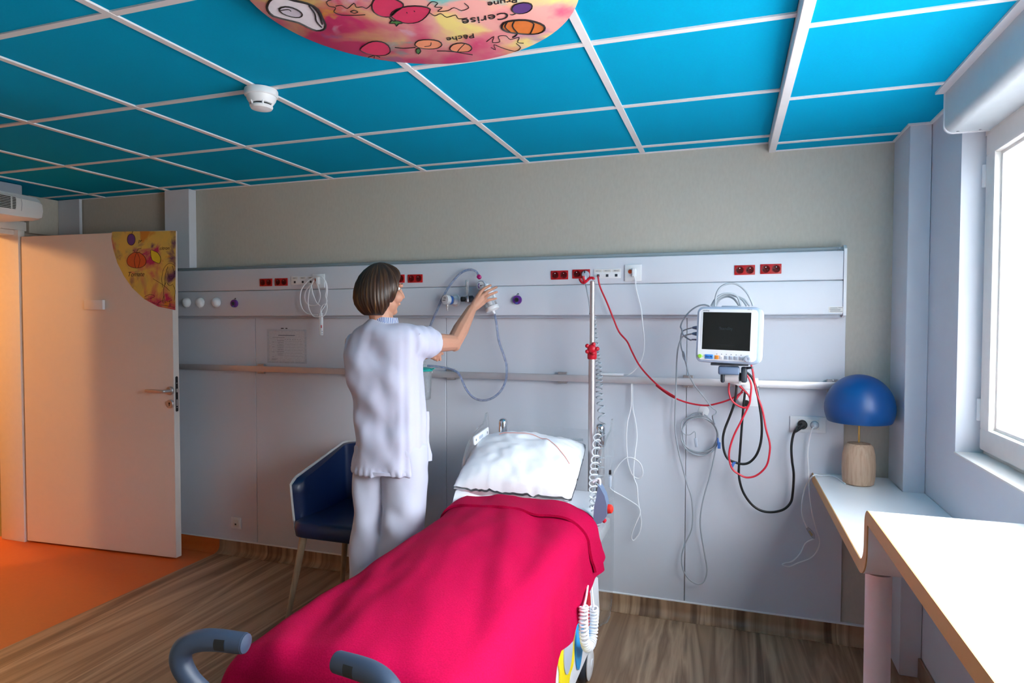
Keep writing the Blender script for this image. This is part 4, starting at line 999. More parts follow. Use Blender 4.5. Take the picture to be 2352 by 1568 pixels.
# shell: a bent band that wraps left arm, back and right arm
n = 41; outer = []; tops = []
for k in range(n):
    t = -1+2*k/(n-1); s = abs(t)
    if s > .45:
        f = (s-.45)/.55; x = .275-.02*(1-f); y = .20-.42*f
    else:
        f = s/.45; a = f*math.pi/2; x = .255*math.sin(a)**.75; y = .205+.06*math.cos(a)-.005
    x *= np.sign(t) if t else 0
    h = .80-.015*(s/.45)**2 if s < .45 else .785-.115*((s-.45)/.55)**1.0
    if s > .96: h -= .018*((s-.96)/.04)
    outer.append((x, y)); tops.append(h)
def shell(off, zlo, shr):
    rows = []
    for zi in range(7):
        f = zi/6; row = []
        for k in range(n):
            x, y = outer[k]; h = zlo+(tops[k]-shr-zlo)*f
            sc = 1-.06*(1-f); c = A((x*sc, y*sc)); nn = np.linalg.norm(c-A((0, -.05)))
            c = c-(c-A((0, -.05)))/nn*off
            row.append(CC+A((c[0], c[1], h)))
        rows.append(row)
    return rows
def slab(ra, rb):
    ra, rb = np.array(ra), np.array(rb); a, b = ra.shape[:2]
    loop = []
    rings = []
    for k in range(b): rings.append(list(ra[:, k])+list(rb[::-1, k]))
    return g_loft(rings)
mk('backrest', slab(shell(.006, .40, .004), shell(.05, .40, .004)), 'chair_blue', chair, ang=60)
mk('shell', slab(shell(-.006, .395, 0), shell(.005, .395, 0)), 'chair_edge', chair, ang=60)
mk('piping', g_tube([shell(.0, .40, 0)[k][0]+A((0, 0, .0)) for k in range(7)]+list(shell(.0, .40, 0)[-1])+[shell(.0, .40, 0)[k][-1] for k in range(5, -1, -1)], .0065, 2, 8), 'chair_edge', chair)
seat = []
for z, sc in ((.405, .93), (.41, .97), (.45, .99), (.475, .97), (.485, .90)):
    seat.append([CC+A((p[0]*1.0, p[1]-.025, z)) for p in [(q[0]*sc, q[1]*sc) for q in rrect(.50, .49, .06)]])
mk('seat', g_loft(seat), 'chair_blue', chair, ang=60)
for sx in (-1, 1):
    for sy in (-1, 1):
        a = CC+A((sx*.205, -.02+sy*.19, .405)); b = CC+A((sx*.262, -.03+sy*.235, 0))
        mk('leg', g_tube([a, b], [.019, .0125], 1, 16), 'chair_wood', chair)

# ================================================================== BED
mat('sheet_white', (238, 238, 242), .75, var=.01, bump=.12, bscale=260)
mat('bed_white', (226, 228, 232), .42)
mat('handle_slate', (56, 68, 88), .45, bump=.12, bscale=900)
BX0, BX1, BY0, BY1, BTOP = -1.115, -.515, 1.22, 2.94, .685
BCX = (BX0+BX1)/2
bed = thing('hospital_bed', (BCX, 2.08, 0), 'narrow wheeled hospital bed with clear acrylic ends and slate push handles', 'bed')
mk('mattress', g_box2((BX0, BY0, .545), (BX1, BY1, BTOP), .085, 6), 'sheet_white', bed)
mk('bed_deck', g_box2((BX0+.005, BY0-.02, .49), (BX1-.005, 2.985, .544), .01), 'bed_white', bed)
mk('lift_column', [g_box2((BCX-.11, 1.72, .25), (BCX+.11, 1.94, .49), .01), g_box2((BCX-.09, 2.3, .25), (BCX+.09, 2.48, .49), .01)], 'bed_white', bed)
mk('base_frame', [g_box2((BX0+.06, 1.45, .17), (BX1-.06, 2.72, .25), .02), g_box2((BX0+.02, 1.42, .17), (BX1-.02, 1.52, .22), .02), g_box2((BX0+.02, 2.55, .17), (BX1-.02, 2.65, .22), .02)], 'bed_white', bed)
for x in (BX0+.02, BX1-.03):
    for y in (1.5, 2.53):
        w = mk('wheel', g_lathe([(.02, -.022), (.055, -.022), (.068, -.016), (.074, -.008), (.074, .008), (.068, .016), (.055, .022), (.02, .022)], (x, y, .075), (1, 0, 0), 36), 'plastic_dark', bed)
        for sgn in (-1, 1):
            mk('wheel_cover', g_lathe([(.062, .0215), (.064, .026), (.05, .031), (.02, .032), (.018, .036), (0, .036)], (x, y, .075), (sgn, 0, 0), 32), 'plastic_white', w)
        mk('fork', g_box2((x-.012, y-.02, .15), (x+.012, y+.02, .18), .004), 'bed_white', w)
# decorated side panel (right flank)
sx_ = BX1+.022
mk('side_cover', g_prism([(1.55, .20), (2.55, .20), (2.60, .26), (2.56, .42), (2.40, .50), (1.62, .50), (1.52, .42)], .012, (sx_-.014, 0, 0), (0, 1, 0), (0, 0, 1)), 'bed_white', bed)
def blob(cy, cz, ry, rz, teeth=0, amp=0., n=40, ph=0.):
    return [(cy+ry*(1+amp*math.sin(teeth*2*math.pi*k/n+ph))*math.cos(2*math.pi*k/n), cz+rz*(1+amp*math.sin(teeth*2*math.pi*k/n+ph))*math.sin(2*math.pi*k/n)) for k in range(n)]
def side_at(px, py): p = atX(px, py, sx_); return p[1], p[2]
yy, yz = 2.02, .385
mk('yellow_decal', g_prism(blob(yy, yz, .11, .125, 7, .09, 56), .004, (sx_-.001, 0, 0), (0, 1, 0), (0, 0, 1)), mat('decal_yellow', (250, 222, 20), .4), bed)
mk('yellow_decal_centre', g_prism(blob(yy+.004, yz+.006, .062, .082), .003, (sx_+.0032, 0, 0), (0, 1, 0), (0, 0, 1)), 'plastic_grey', bed)
by_, bz_ = 2.205, .32
mk('blue_decal', g_prism(blob(by_, bz_, .062, .085, 3, .07, 40, .6), .004, (sx_-.001, 0, 0), (0, 1, 0), (0, 0, 1)), mat('decal_blue', (36, 150, 214), .4), bed)
ry_, rz_ = side_at(1351, 1400)
mk('red_decal', g_prism(blob(ry_, rz_, .035, .07), .004, (sx_-.001, 0, 0), (0, 1, 0), (0, 0, 1)), 'cable_red', bed)
# head posts and acrylic panels
for x in (-1.062, -.572):
    p = mk('head_post', g_lathe([(.021, 0), (.021, .40), (0, .40)], (x, 3.0, .50), (0, 0, 1), 22), 'metal_satin', bed)
    mk('post_cap', g_lathe([(.023, .36), (.023, .44), (.020, .455), (.012, .462), (0, .463)], (x, 3.0, .52), (0, 0, 1), 24), 'chrome', p)
    for z in (.88, .80, .72): mk('post_bolt', g_lathe([(.008, 0), (.008, .004), (.005, .006), (0, .006)], (x, 2.979, z), OUT, 12), 'chrome', p)
mk('head_panel', g_prism([(p[0]-.817, p[1]+.70) for p in rrect(.43, .50, .03)], .008, (0, 3.004, 0), (1, 0, 0), (0, 0, 1)), 'acrylic', bed)
mk('panel_grip', [g_box((x, 2.994, .90), (.05, .004, .012), .002) for x in (-.96, -.68)], 'clear_plastic', bed)
def side_panel(x, t):
    o = [(2.97, .16), (2.97, .955), (2.90, .965), (2.80, .945), (2.71, .90), (2.655, .83), (2.63, .74), (2.615, .60), (2.61, .30), (2.64, .2), (2.7, .16)]
    pl = [tuple(v) for v in smooth_path([A(p) for p in o], 4, True)]
    sp_ = mk('side_panel', g_prism(pl, t, (x, 0, 0), (0, 1, 0), (0, 0, 1)), 'acrylic', bed, ang=50)
    mk('panel_rim', g_tube([(x+t/2, p[0], p[1]) for p in pl], .0042, 1, 6, closed=True), 'acrylic', sp_)
    return sp_
lp_ = side_panel(-1.135, .008)
mk('grip_bracket', g_prism(rrect(.19, .042, .010), .006, (-1.126, 2.855, .915), (0, 1, .10), (0, -.10, 1)), 'plastic_white', lp_)
mk('grip_slot', g_prism(rrect(.05, .014, .006), .0008, (-1.1195, 2.845, .914), (0, 1, .10), (0, -.10, 1)), 'plastic_grey', lp_)
mk('grip_screw', [g_lathe([(.006, 0), (.006, .003), (0, .004)], (-1.120, y, z), (1, 0, 0), 12) for y, z in ((2.78, .909), (2.925, .921))], 'chrome', lp_)
rp_ = side_panel(-.512, .008)
mk('panel_latch', [g_box((-.49, 2.80, .76), (.012, .02, .05), .004)], 'plastic_grey', rp_)
mk('latch_button', g_box((-.49, 2.80, .80), (.010, .014, .020), .002), 'rubber_black', rp_)
# push handles at the foot end
for sgn, name in ((-1, 'push_handle'), (1, 'push_handle')):
    BCX = -.85
    pts = [(BCX+sgn*.205, 1.19, .50), (BCX+sgn*.205, 1.13, .56), (BCX+sgn*.214, 1.085, .645), (BCX+sgn*.240, 1.06, .695), (BCX+sgn*.258, 1.055, .735), (BCX+sgn*.246, 1.058, .766), (BCX+sgn*.20, 1.07, .781), (BCX+sgn*.115, 1.085, .780)]
    h = mk(name, g_tube(pts, [.016, .017, .019, .021, .0225, .023, .023, .0215], 6, 18), 'handle_slate', bed)
    mk('grip_patch', g_grid([[(BCX+sgn*(.168-.024*i), 1.0765+.0035*i-.0236*math.cos(a), .7815+.0236*math.sin(a)) for a in np.linspace(-.5, .55, 8)] for i in range(2)]), 'rubber_black', h)
    mk('grip_end', g_lathe([(.0208, 0), (.020, .004), (.012, .007), (0, .008)], A((BCX+sgn*.115, 1.085, .780)), (-sgn, .12, -.03), 18), 'handle_slate', h)
# pillow ------------------------------------------------------------
def pillow_pt(u, v, s):
    a, b = abs(u), abs(v)
    th = ((1-a**2.6)*(1-b**2.6))
    th = max(th, 0)**.5
    pin = .10*(a*b)**2
    x = u*.262*(1-.10*(1-b)**2*0-.05*b**2+pin*.4)*(1-.06*(1-a)*b); y = v*.225*(1-.05*a**2+pin*.4)
    wr = .016*noise.noise(Vector((u*2.3, v*2.0, s*2)))+.009*noise.noise(Vector((u*7+v*3, v*6, s)))
    edge = .016*max(a, b)**8*noise.noise(Vector((u*9, v*9, 3)))
    z = s*(.098*th+.006)+wr*th+edge
    return x, y, z
def pillow_world(x, y, z):
    R = Matrix.Rotation(math.radians(4), 3, 'Z') @ Matrix.Rotation(math.radians(19), 3, 'X') @ Matrix.Rotation(math.radians(2), 3, 'Y')
    return np.array(R) @ A((x, y, z)) + A((-.886, 2.775, .805))
N = 44; gs = []
for s in (1, -1):
    P = [[pillow_world(*pillow_pt(-1+2*i/(N-1), -1+2*j/(N-1), s)) for j in range(N)] for i in range(N)]
    for r in P:
        for q in r: q[2] = max(q[2], BTOP+.003)
    gs.append(g_grid(P))
pil = mk('pillow', gs, 'sheet_white', None, ang=75)
tag(pil, 'large white pillow with a thin red stitch line at the head of the bed', 'pillow')
mk('stitch_line', g_tube([pillow_world(*pillow_pt(-.55+1.5*k/16, .55-.9*max(0, (k-6)/10)**1.6, 1))+A((0, -.002, .003)) for k in range(16)], .0013, 2, 5), mat('stitch_red', (238, 140, 120), .7), pil)
mk('pillowcase_flap', g_grid([[pillow_world(-.255+.50*i/24, -.212-.020*j+.006*math.sin(i*1.1+j), -.022-.014*j+.010*math.sin(i*.9+j*.8)) for j in range(5)] for i in range(25)]), 'sheet_white', pil, ang=80)
# blanket -----------------------------------------------------------
ramp_mat('blanket_pink', [(.3, (168, 2, 56)), (.7, (188, 5, 68))], (60, 60, 60), .9, noise_scale=4, detail=6, bump=.3, spec=.1)
def cross(hl, hr):
    """left hem -> over the mattress -> right hem as a dense polyline in (x,z), with outward normals"""
    r = .085; zt = BTOP+.010; pts = []
    xl, xr_ = BX0-.014, BX1+.016
    for k in range(10): pts.append((xl-.012*(1-k/9.)*0, hl+(zt-r-hl)*k/10))
    for k in range(7): a = math.radians(90*k/6); pts.append((xl+r-r*math.cos(a), zt-r+r*math.sin(a)))
    for k in range(1, 34): pts.append((xl+r+(xr_-xl-2*r)*k/34, zt+.030*math.sin(math.pi*k/34)))
    for k in range(7): a = math.radians(90*k/6); pts.append((xr_-r+r*math.sin(a), zt-r+r*math.cos(a)))
    for k in range(1, 15): pts.append((xr_+.020*(k/14)**1.2, zt-r-(zt-r-hr)*k/14))
    return pts
def hem_r(y):
    return float(np.interp(y, [1.2, 1.84, 1.871, 1.909, 2.045, 2.07, 2.227, 2.425, 2.6], [.38, .377, .411, .44, .409, .442, .449, .475, .447]))
def drape(y0, y1, ny, off=0., hemr=None, foot=True, fold=1.):
    rows = []
    ysl = list(np.linspace(y1, y0, ny)); drops = [0.]*ny
    if foot:
        for k in range(1, 8): a = math.radians(90*k/7); ysl.append(y0-.06*math.sin(a)); drops.append(.06*(1-math.cos(a)))
        for k in range(1, 9): ysl.append(y0-.062-.002*k); drops.append(.06+.032*k)
    for y, dr in zip(ysl, drops):
        yy = max(y, 1.2); c = cross(.36, hemr(yy) if hemr else hem_r(yy)); row = []; m = len(c)
        for k, (x, z) in enumerate(c):
            a = A(c[max(k-1, 0)]); b = A(c[min(k+1, m-1)]); t = b-a; t /= np.linalg.norm(t); nn = A((-t[1], t[0]))
            top = max(0, nn[1]); side = 1-top
            hang = max(0, (BTOP-z)/.3)
            d = off
            # shallow pull folds running slantwise over the top, deeper waves on the hanging sides
            d += fold*top*(.010*math.sin(x*30+y*11+3.0*noise.noise(Vector((x*3, y*1.4, 1))))*max(0, .45+.9*noise.noise(Vector((x*2.4, y*2.2, 5))))
                           + .012*noise.noise(Vector((x*5+y*2.2, y*2.6, 2)))+.005*noise.noise(Vector((x*16+y*4, y*7, 4))))
            d += fold*side*hang*(.009*math.sin(y*15+1.3)+.005*math.sin(y*33+x)+.004)
            yv = y
            if dr > 0: yv = y-.010*math.sin(x*19)*min(1, dr/.2); 
            row.append(A((x+nn[0]*d, yv, max(z+nn[1]*d-dr, .12))))
        rows.append(row)
    return rows
def cloth(name, rows, thick, m, par=None):
    P = np.array(rows); V, F = g_grid(P)
    a, b = P.shape[:2]
    du = np.gradient(P, axis=0); dv = np.gradient(P, axis=1); nn = np.cross(dv, du); nn /= np.maximum(np.linalg.norm(nn, axis=2, keepdims=True), 1e-9)
    if nn[a//3, b//2, 2] < 0: nn = -nn
    Q = (P-nn*thick).reshape(-1, 3)
    nV = len(V); F2 = [[i+nV for i in f[::-1]] for f in F]
    rim = [j for j in range(b)]+[i*b+b-1 for i in range(1, a)]+[(a-1)*b+j for j in range(b-2, -1, -1)]+[i*b for i in range(a-2, 0, -1)]
    F3 = [[rim[k], rim[(k+1) % len(rim)], rim[(k+1) % len(rim)]+nV, rim[k]+nV] for k in range(len(rim))]
    return mk(name, (np.concatenate([V, Q]), F+F2+F3), m, par, ang=80)
blk = cloth('blanket', drape(1.235, 2.565, 64), .007, 'blanket_pink')
tag(blk, 'hot pink blanket spread over the bed with its top edge folded back', 'blanket')
fr = drape(2.42, 2.578, 12, off=.011, hemr=lambda y: .505+.02*(y-2.42), foot=False, fold=.9)
for k, row in enumerate(fr):
    for j, q in enumerate(row):
        q[1] += .035*math.sin(j*.055+2.2)-.02+.010*noise.noise(Vector((j*.2, k*.2, 9))); 
cloth('folded_edge', fr, .010, 'blanket_pink', blk)

# ---- IV pole on the bed, with red hook and clamp
PX = atY(1360, 800, 2.955); PXx = PX[0]
pole = thing('infusion_pole', (PXx, 2.955, .5), 'slim metal infusion pole with red hook and red clamp at the bed head', 'infusion pole')
zt = atY(1361, 645, 2.955)[2]; zc = atY(1359, 806, 2.955)[2]
mk('lower_tube', g_lathe([(.0165, .50), (.0165, zc-.02), (0, zc-.02)], (PXx, 2.955, 0), (0, 0, 1), 24), 'metal_satin', pole)
mk('upper_tube', g_lathe([(.0115, zc-.021), (.0115, zt-.003), (.009, zt), (0, zt)], (PXx, 2.955, 0), (0, 0, 1), 20), 'metal_satin', pole)
mk('clamp', [g_lathe([(.019, -.038), (.022, -.034), (.022, .004), (.018, .014), (0, .014)], (PXx, 2.955, zc), (0, 0, 1), 24)]+
   [g_ell((PXx+.004+.026*math.cos(a), 2.928, zc+.012+.022*math.sin(a)), (.0105, .012, .0105), sub=2) for a in np.arange(0, 6.2, 2*math.pi/5)]+[g_ell((PXx+.004, 2.928, zc+.012), (.022, .014, .022), sub=2)], 'clamp_red', pole)
def hookpt(l, y): return [atY(1240+a*.11054, 590+b*.11054, y) for a, b in l]
mk('hook', [g_tube(hookpt([(1115, 470), (1110, 440), (1070, 432), (1020, 450), (970, 500), (920, 535), (880, 530), (845, 490), (832, 450)], 2.945), .0062, 5, 10),
            g_tube(hookpt([(985, 490), (940, 510), (915, 470), (905, 420), (905, 395)], 2.915), .0062, 5, 10)], 'clamp_red', pole)
pp = tp(1346, 631)
pc_ = thing('bed_power_cable', pp-A((0, .05, .1)), 'grey power plug in a red socket with its cable running down the pole', 'cable')
mk('plug', [g_lathe([(.019, 0), (.019, .016), (.014, .024), (0, .026)], pp+A((0, -.006, 0)), OUT, 26), g_tube([pp+A((0, -.02, .004)), pp+A((.0, -.026, -.016)), pp+A((0, -.022, -.034))], [.010, .009, .006], 3, 12)], 'plastic_grey', pc_)
mk('plug_slot', g_box(pp+A((0, -.031, .012)), (.004, .002, .012)), 'rubber_black', pc_, sm=False)
lead_pts = [pp+A((0, -.022, -.034))]+path7([(560, 470), (580, 580), (588, 660), (586, 700)], 3.10)+path7([(600, 712), (622, 725)], 3.03)
mk('lead', g_tube(lead_pts, .0036, 5, 8), 'cable_grey', pc_)
def g_helix(P, R, r, turns, seg=6, per=14):
    P = smooth_path(P, 8); L = np.linspace(0, 1, len(P)); n = int(turns*per); out = []
    P = np.array(P)
    for k in range(n+1):
        f = k/n; c = A([np.interp(f, L, P[:, i]) for i in range(3)])
        d = A([np.interp(min(f+.01, 1), L, P[:, i])-np.interp(max(f-.01, 0), L, P[:, i]) for i in range(3)]); u, w, _ = frame_of(d)
        a = f*turns*2*math.pi; rr = R[0]+(R[1]-R[0])*f
        out.append(c+(u*math.cos(a)+w*math.sin(a))*rr)
    return g_tube(out, r, 1, seg)
mk('coiled_section', g_helix(path7([(622, 725), (628, 800), (640, 920), (655, 1060), (668, 1160), (680, 1280), (682, 1400), (684, 1540)], 3.0)+[atY(1382, 960, 2.98), atY(1380, 1040, 2.9), atY(1376, 1100, 2.8), atY(1370, 1160, 2.7), atY(1366, 1205, 2.64)], (.009, .019), .0032, 34), 'cable_grey', pc_)
cw = mk('coiled_cable', g_helix([atY(1372, 1000, 2.93), atY(1366, 1060, 2.80), atY(1362, 1110, 2.72), atY(1364, 1160, 2.66), atY(1366, 1200, 2.63)], (.016, .017), .0032, 15), 'cable_white')
tag(cw, 'white coiled handset cord hanging inside the clear bed side panel', 'cable')
low = thing('coiled_cable', atY(1352, 1490, 2.5), 'white coiled cord hanging in a U below the blanket hem', 'cable')
xx = BX1+.06
mk('coil', g_helix([atX(1341, 1392, xx), atX(1340, 1430, xx), atX(1343, 1470, xx), atX(1350, 1487, xx), atX(1360, 1470, xx), atX(1364, 1430, xx), atX(1364, 1394, xx)], (.014, .014), .004, 30), 'cable_white', low)
mk('lead', [g_tube([atX(1341, 1392, xx), atX(1346, 1372, xx-.015), atX(1350, 1345, xx-.03)], .004, 4, 8), g_tube([atX(1364, 1394, xx), atX(1361, 1372, xx-.015), atX(1358, 1340, xx-.03)], .004, 4, 8)], 'cable_white', low)
# bed remote / lamp clipped on the side panel
q = atY(1387, 1165, 2.56)
rm = thing('bed_remote', q-A((0, 0, .05)), 'slate grey bed remote with round red button clipped to the bed side', 'remote')
rx = q[0]
mk('remote_body', g_prism([(-.035, -.075), (.0, -.062), (.022, -.03), (.022, .01), (.012, .05), (-.006, .082), (-.014, .09), (-.022, .04), (-.03, .0)], .055, (rx-.005, q[1]+.028, q[2]+.005), (1, 0, 0), (0, 0, 1)), 'plastic_slate', rm)
mk('red_button', g_lathe([(.017, 0), (.019, .004), (.017, .016), (.008, .022), (0, .023)], (rx+.016, q[1], q[2]-.004), (1, -.1, .1), 22), mat('button_red', (236, 52, 40), .4), rm)
mk('lower_button', g_lathe([(.009, 0), (.010, .004), (.007, .010), (0, .011)], (rx+.0, q[1], q[2]-.052), (.8, 0, -.6), 16), 'cable_red', rm)
mk('mount_hook', g_tube([(rx-.022, q[1], q[2]+.06), (rx-.016, q[1], q[2]+.105), (rx-.026, q[1], q[2]+.115), (rx-.045, q[1], q[2]+.10)], .005, 4, 8), 'plastic_white', rm)

# ================================================================== THE NURSE
PY = 2.475
def np_(px, py, y=PY): return atY(px, py, y)
mat('skin', (205, 148, 122), .5, var=.05, vscale=60, bump=.08, bscale=700)
mat('tunic_white', (206, 205, 224), .8, var=.015, bump=.15, bscale=500, sheen=.1)
mat('trouser_white', (204, 205, 222), .8, var=.015, bump=.15, bscale=500)
mat('shoe_white', (225, 225, 228), .5)
mat('eye_white', (236, 234, 230), .3); mat('iris', (70, 50, 36), .3); mat('lips', (170, 92, 84), .5)
person = thing('person', (np_(880, 900)[0], PY+.02, 0), 'person in white tunic and trousers with brown bob reaching up to the wall', 'person')
H = np_(874, 664)
fd = A((.56, .82, -.06)); fd /= np.linalg.norm(fd); sdv = np.cross(fd, UP); sdv /= np.linalg.norm(sdv); upv = np.cross(sdv, fd)
RH = np.stack([sdv, fd, upv], 1)
def hp(a, b, c): return H+RH @ A((a, b, c))
gs = [g_ell(hp(0, -.012, .012), (.074, .090, .094), RH), g_ell(hp(0, .028, -.052), (.056, .058, .062), RH), g_ell(hp(0, .062, -.092), (.026, .022, .018), RH),
      g_caps(hp(0, .088, .012), .010, hp(0, .108, -.024), .011), g_ell(hp(.012, .096, -.028), (.009, .011, .008), RH), g_ell(hp(-.012, .096, -.028), (.009, .011, .008), RH),
      g_caps(hp(-.04, .078, .022), .010, hp(.04, .078, .022), .010), g_ell(hp(.042, .058, -.03), (.026, .03, .028), RH), g_ell(hp(-.042, .058, -.03), (.026, .03, .028), RH),
      g_caps(hp(-.016, .084, -.058), .008, hp(.016, .084, -.058), .008)]
for s in (-1, 1): gs.append(g_ell(hp(s*.074, -.004, -.018), (.010, .020, .032), RH))
neck0 = np_(878, 748); neck1 = hp(0, -.012, -.05)
gs += [g_caps(neck0+A((0, .02, -.03)), .056, neck1, .050)]
SR, SL = np_(948, 786, 2.495), np_(818, 790, 2.495)
ER, WR_ = np_(1042, 787, 2.775), np_(1083, 710, 2.965)
EL, WL = A((-1.595, 2.70, 1.19)), np_(966, 819, 2.86)
pelvis = np_(890, 1030)+A((0, .02, 0)); chest = np_(880, 850)+A((0, .01, 0))
gs += [g_caps(SR+A((-.03, 0, -.02)), .058, SL+A((.03, 0, -.02)), .058), g_caps(chest+A((-.03, 0, .02)), .088, chest+A((.03, 0, .02)), .088), g_caps(chest, .088, pelvis, .088), g_caps(pelvis+A((-.045, 0, 0)), .09, pelvis+A((.045, 0, 0)), .09)]
def limb(a, b, c, ra, rb, rc):
    m1, m2 = a*.5+b*.5, b*.62+c*.38
    return [g_caps(a, ra, m1, (ra+rb)/2*1.02), g_caps(m1, (ra+rb)/2*1.02, b, rb), g_caps(b, rb, m2, rb*1.06), g_caps(m2, rb*1.06, c, rc)]
gs += limb(SR, ER, WR_, .052, .0375, .0255)+limb(SL, EL, WL, .052, .0375, .0255)
gs.append(g_caps(ER+A((.004, 0, -.012)), .030, ER+A((.008, .004, -.016)), .024))
LEGX = (np_(850, 1160)[0], np_(927, 1160)[0])
for x in LEGX:
    gs += [g_caps((x, PY+.02, .80), .075, (x, PY+.03, .48), .052), g_caps((x, PY+.03, .48), .052, (x, PY+.02, .34), .054), g_caps((x, PY+.02, .34), .054, (x, PY+.01, .10), .036), g_caps((x, PY-.07, .065), .034, (x, PY+.07, .045), .026)]
# right hand: back of the hand towards the camera, fingers spread over the regulator
def hz(x, y, d): return atY(980+x*.10204, 600+y*.10204, d)
mcp = [hz(1215, 686, 3.022), hz(1250, 766, 3.018), hz(1268, 848, 3.020), hz(1268, 928, 3.026)]
tipz = [hz(1440, 540, 3.063), hz(1572, 582, 3.060), hz(1578, 690, 3.060), hz(1566, 836, 3.062)]
for k in range(4):
    gs.append(g_caps(WR_+(mcp[k]-WR_)*.06+A((0, .004, 0)), .020, mcp[k]+A((0, .004, 0)), .0125))
    d = tipz[k]-mcp[k]; out = A((0, -.013, .002))
    p1, p2 = mcp[k]+d*.46+out, mcp[k]+d*.76+out*.55
    r = (.0080, .0082, .0080, .0074)[k]
    gs += [g_caps(mcp[k], r*1.12, p1, r), g_caps(p1, r, p2, r*.92), g_caps(p2, r*.92, tipz[k], r*.76)]
tb = WR_*.55+mcp[0]*.45+A((-.004, .018, .004))
t1, t2 = hz(1215, 740, 3.058), hz(1330, 700, 3.074)
gs += [g_caps(WR_+A((0, .008, 0)), .019, tb, .015), g_caps(tb, .015, t1, .0115), g_caps(t1, .0115, t2, .0085)]
# left hand: relaxed, fingers drooping
lm = [np_(992+k*2.0, 806+k*3.0, 2.885-.004*k) for k in range(4)]
for k in range(4):
    gs.append(g_caps(WL, .019, lm[k], .0115))
    a = lm[k]; tpx = [(1016, 812), (1011, 826), (1004, 827), (998, 825)][k]
    c = np_(tpx[0], tpx[1], 2.90-.005*k); b = (a+c)/2+A((.014, .004, .010))
    gs += [g_caps(a, .0098, b, .0086), g_caps(b, .0086, c, .0072)]
gs += [g_caps(WL+A((0, -.004, -.004)), .015, np_(986, 818, 2.868), .011), g_caps(np_(986, 818, 2.868), .011, np_(998, 823, 2.872), .0085)]
V, F, _ = remesh(gs, .0030, 2)
body = mk('body', (V, F), 'skin', person, ang=180)
# face details
for s in (-1, 1):
    e = mk('eye', g_ell(hp(s*.031, .0665, .008), (.0115, .0125, .0085), RH, 2), 'eye_white', person)
    mk('iris', g_lathe([(.0058, .0), (.005, .0012), (0, .0016)], hp(s*.031, .0784, .008), fd, 14), 'iris', e)
    mk('eyebrow', g_tube([hp(s*.016, .090, .028), hp(s*.032, .088, .032), hp(s*.048, .076, .026)], .0026, 3, 6), 'iris', person)
mk('mouth', g_tube([hp(-.022, .082, -.058), hp(-.008, .0915, -.056), hp(.008, .0915, -.056), hp(.022, .082, -.058)], [.002, .0045, .0045, .002], 3, 8), 'lips', person)
# fingernails of the reaching hand
for k in range(4):
    d = tipz[k]-mcp[k]; d /= np.linalg.norm(d)
    mk('fingernail', g_ell(tipz[k]-d*.001+A((0, -.0062, .0015)), (.0042, .0012, .0036), None, 2), mat('nail', (226, 178, 164), .35), body)
# hair: a bob, longer at the nape side than towards the face
def hair_mat():
    m = bpy.data.materials.new('hair_brown'); m.use_nodes = True; nt = m.node_tree; N = nt.nodes; L = nt.links; b = N['Principled BSDF']
    tc = N.new('ShaderNodeTexCoord'); gr = N.new('ShaderNodeTexGradient'); gr.gradient_type = 'RADIAL'; L.new(tc.outputs['Object'], gr.inputs[0])
    sp = N.new('ShaderNodeSeparateXYZ'); L.new(tc.outputs['Object'], sp.inputs[0])
    cb = N.new('ShaderNodeCombineXYZ'); m1 = N.new('ShaderNodeMath'); m1.operation = 'MULTIPLY'; m1.inputs[1].default_value = 60
    m2 = N.new('ShaderNodeMath'); m2.operation = 'MULTIPLY'; m2.inputs[1].default_value = 7
    L.new(gr.outputs['Fac'], m1.inputs[0]); L.new(sp.outputs['Z'], m2.inputs[0]); L.new(m1.outputs[0], cb.inputs[0]); L.new(m2.outputs[0], cb.inputs[2])
    nz = N.new('ShaderNodeTexNoise'); nz.inputs['Scale'].default_value = 1.2; nz.inputs['Detail'].default_value = 5; L.new(cb.outputs[0], nz.inputs['Vector'])
    cr = N.new('ShaderNodeValToRGB'); L.new(nz.outputs['Fac'], cr.inputs['Fac']); e = cr.color_ramp.elements
    e[0].position = .35; e[0].color = lin((40, 25, 18))+(1,); e[1].position = .72; e[1].color = lin((128, 92, 54))+(1,)
    el = e.new(.55); el.color = lin((68, 44, 28))+(1,)
    L.new(cr.outputs['Color'], b.inputs['Base Color']); b.inputs['Roughness'].default_value = .42; b.inputs['Anisotropic'].default_value = .5
    MATS['hair_brown'] = m
hair_mat()
ztop = max(np_(872, 609)[2], H[2]+.118); NA = 168
prof_h = [(0, .0), (.03, .24), (.08, .42), (.16, .62), (.27, .81), (.4, .94), (.54, 1.01), (.68, 1.03), (.8, 1.0), (.9, .92), (.97, .82), (1.0, .74)]
rings = []
for t, rf in prof_h+[(1.002, .60), (1.0, .35)]:
    ring = []
    for k in range(NA):
        al = 2*math.pi*k/NA-math.pi            # 0 = back of the head, +/-pi = face
        ca, sa = math.cos(al), math.sin(al)
        back = (ca+1)/2
        drop = .232 if abs(al) < 1.2 else .232-.055*min(1, (abs(al)-1.2)/.5)-.085*min(1, max(0, (abs(al)-1.95)/.35))
        z = ztop-t*drop
        rs = .1015*rf; rb = (.112 if ca > 0 else .090)*rf
        if abs(al) > 1.95: rb *= 1-.10*min(1, (abs(al)-1.95)/.4)*t
        rip = (.0022*math.sin(al*46+2*math.sin(t*3))+.0016*math.sin(al*97+t*4))*min(1, rf)*(.4+.6*t)+.004*noise.noise(Vector((al*2.5, t*2, 3)))*rf
        if t < .05: rip *= .3
        tuck = -.018*max(0, t-.75)*4*back
        x, y = sa*(rs+rip), -ca*(rb+rip)+.0-.004+(-tuck if ca > 0 else 0)
        c = hp(x, y, 0); ring.append(A((c[0], c[1], z)))
    rings.append(ring)
mk('hair', g_loft(rings), 'hair_brown', person, ang=180)
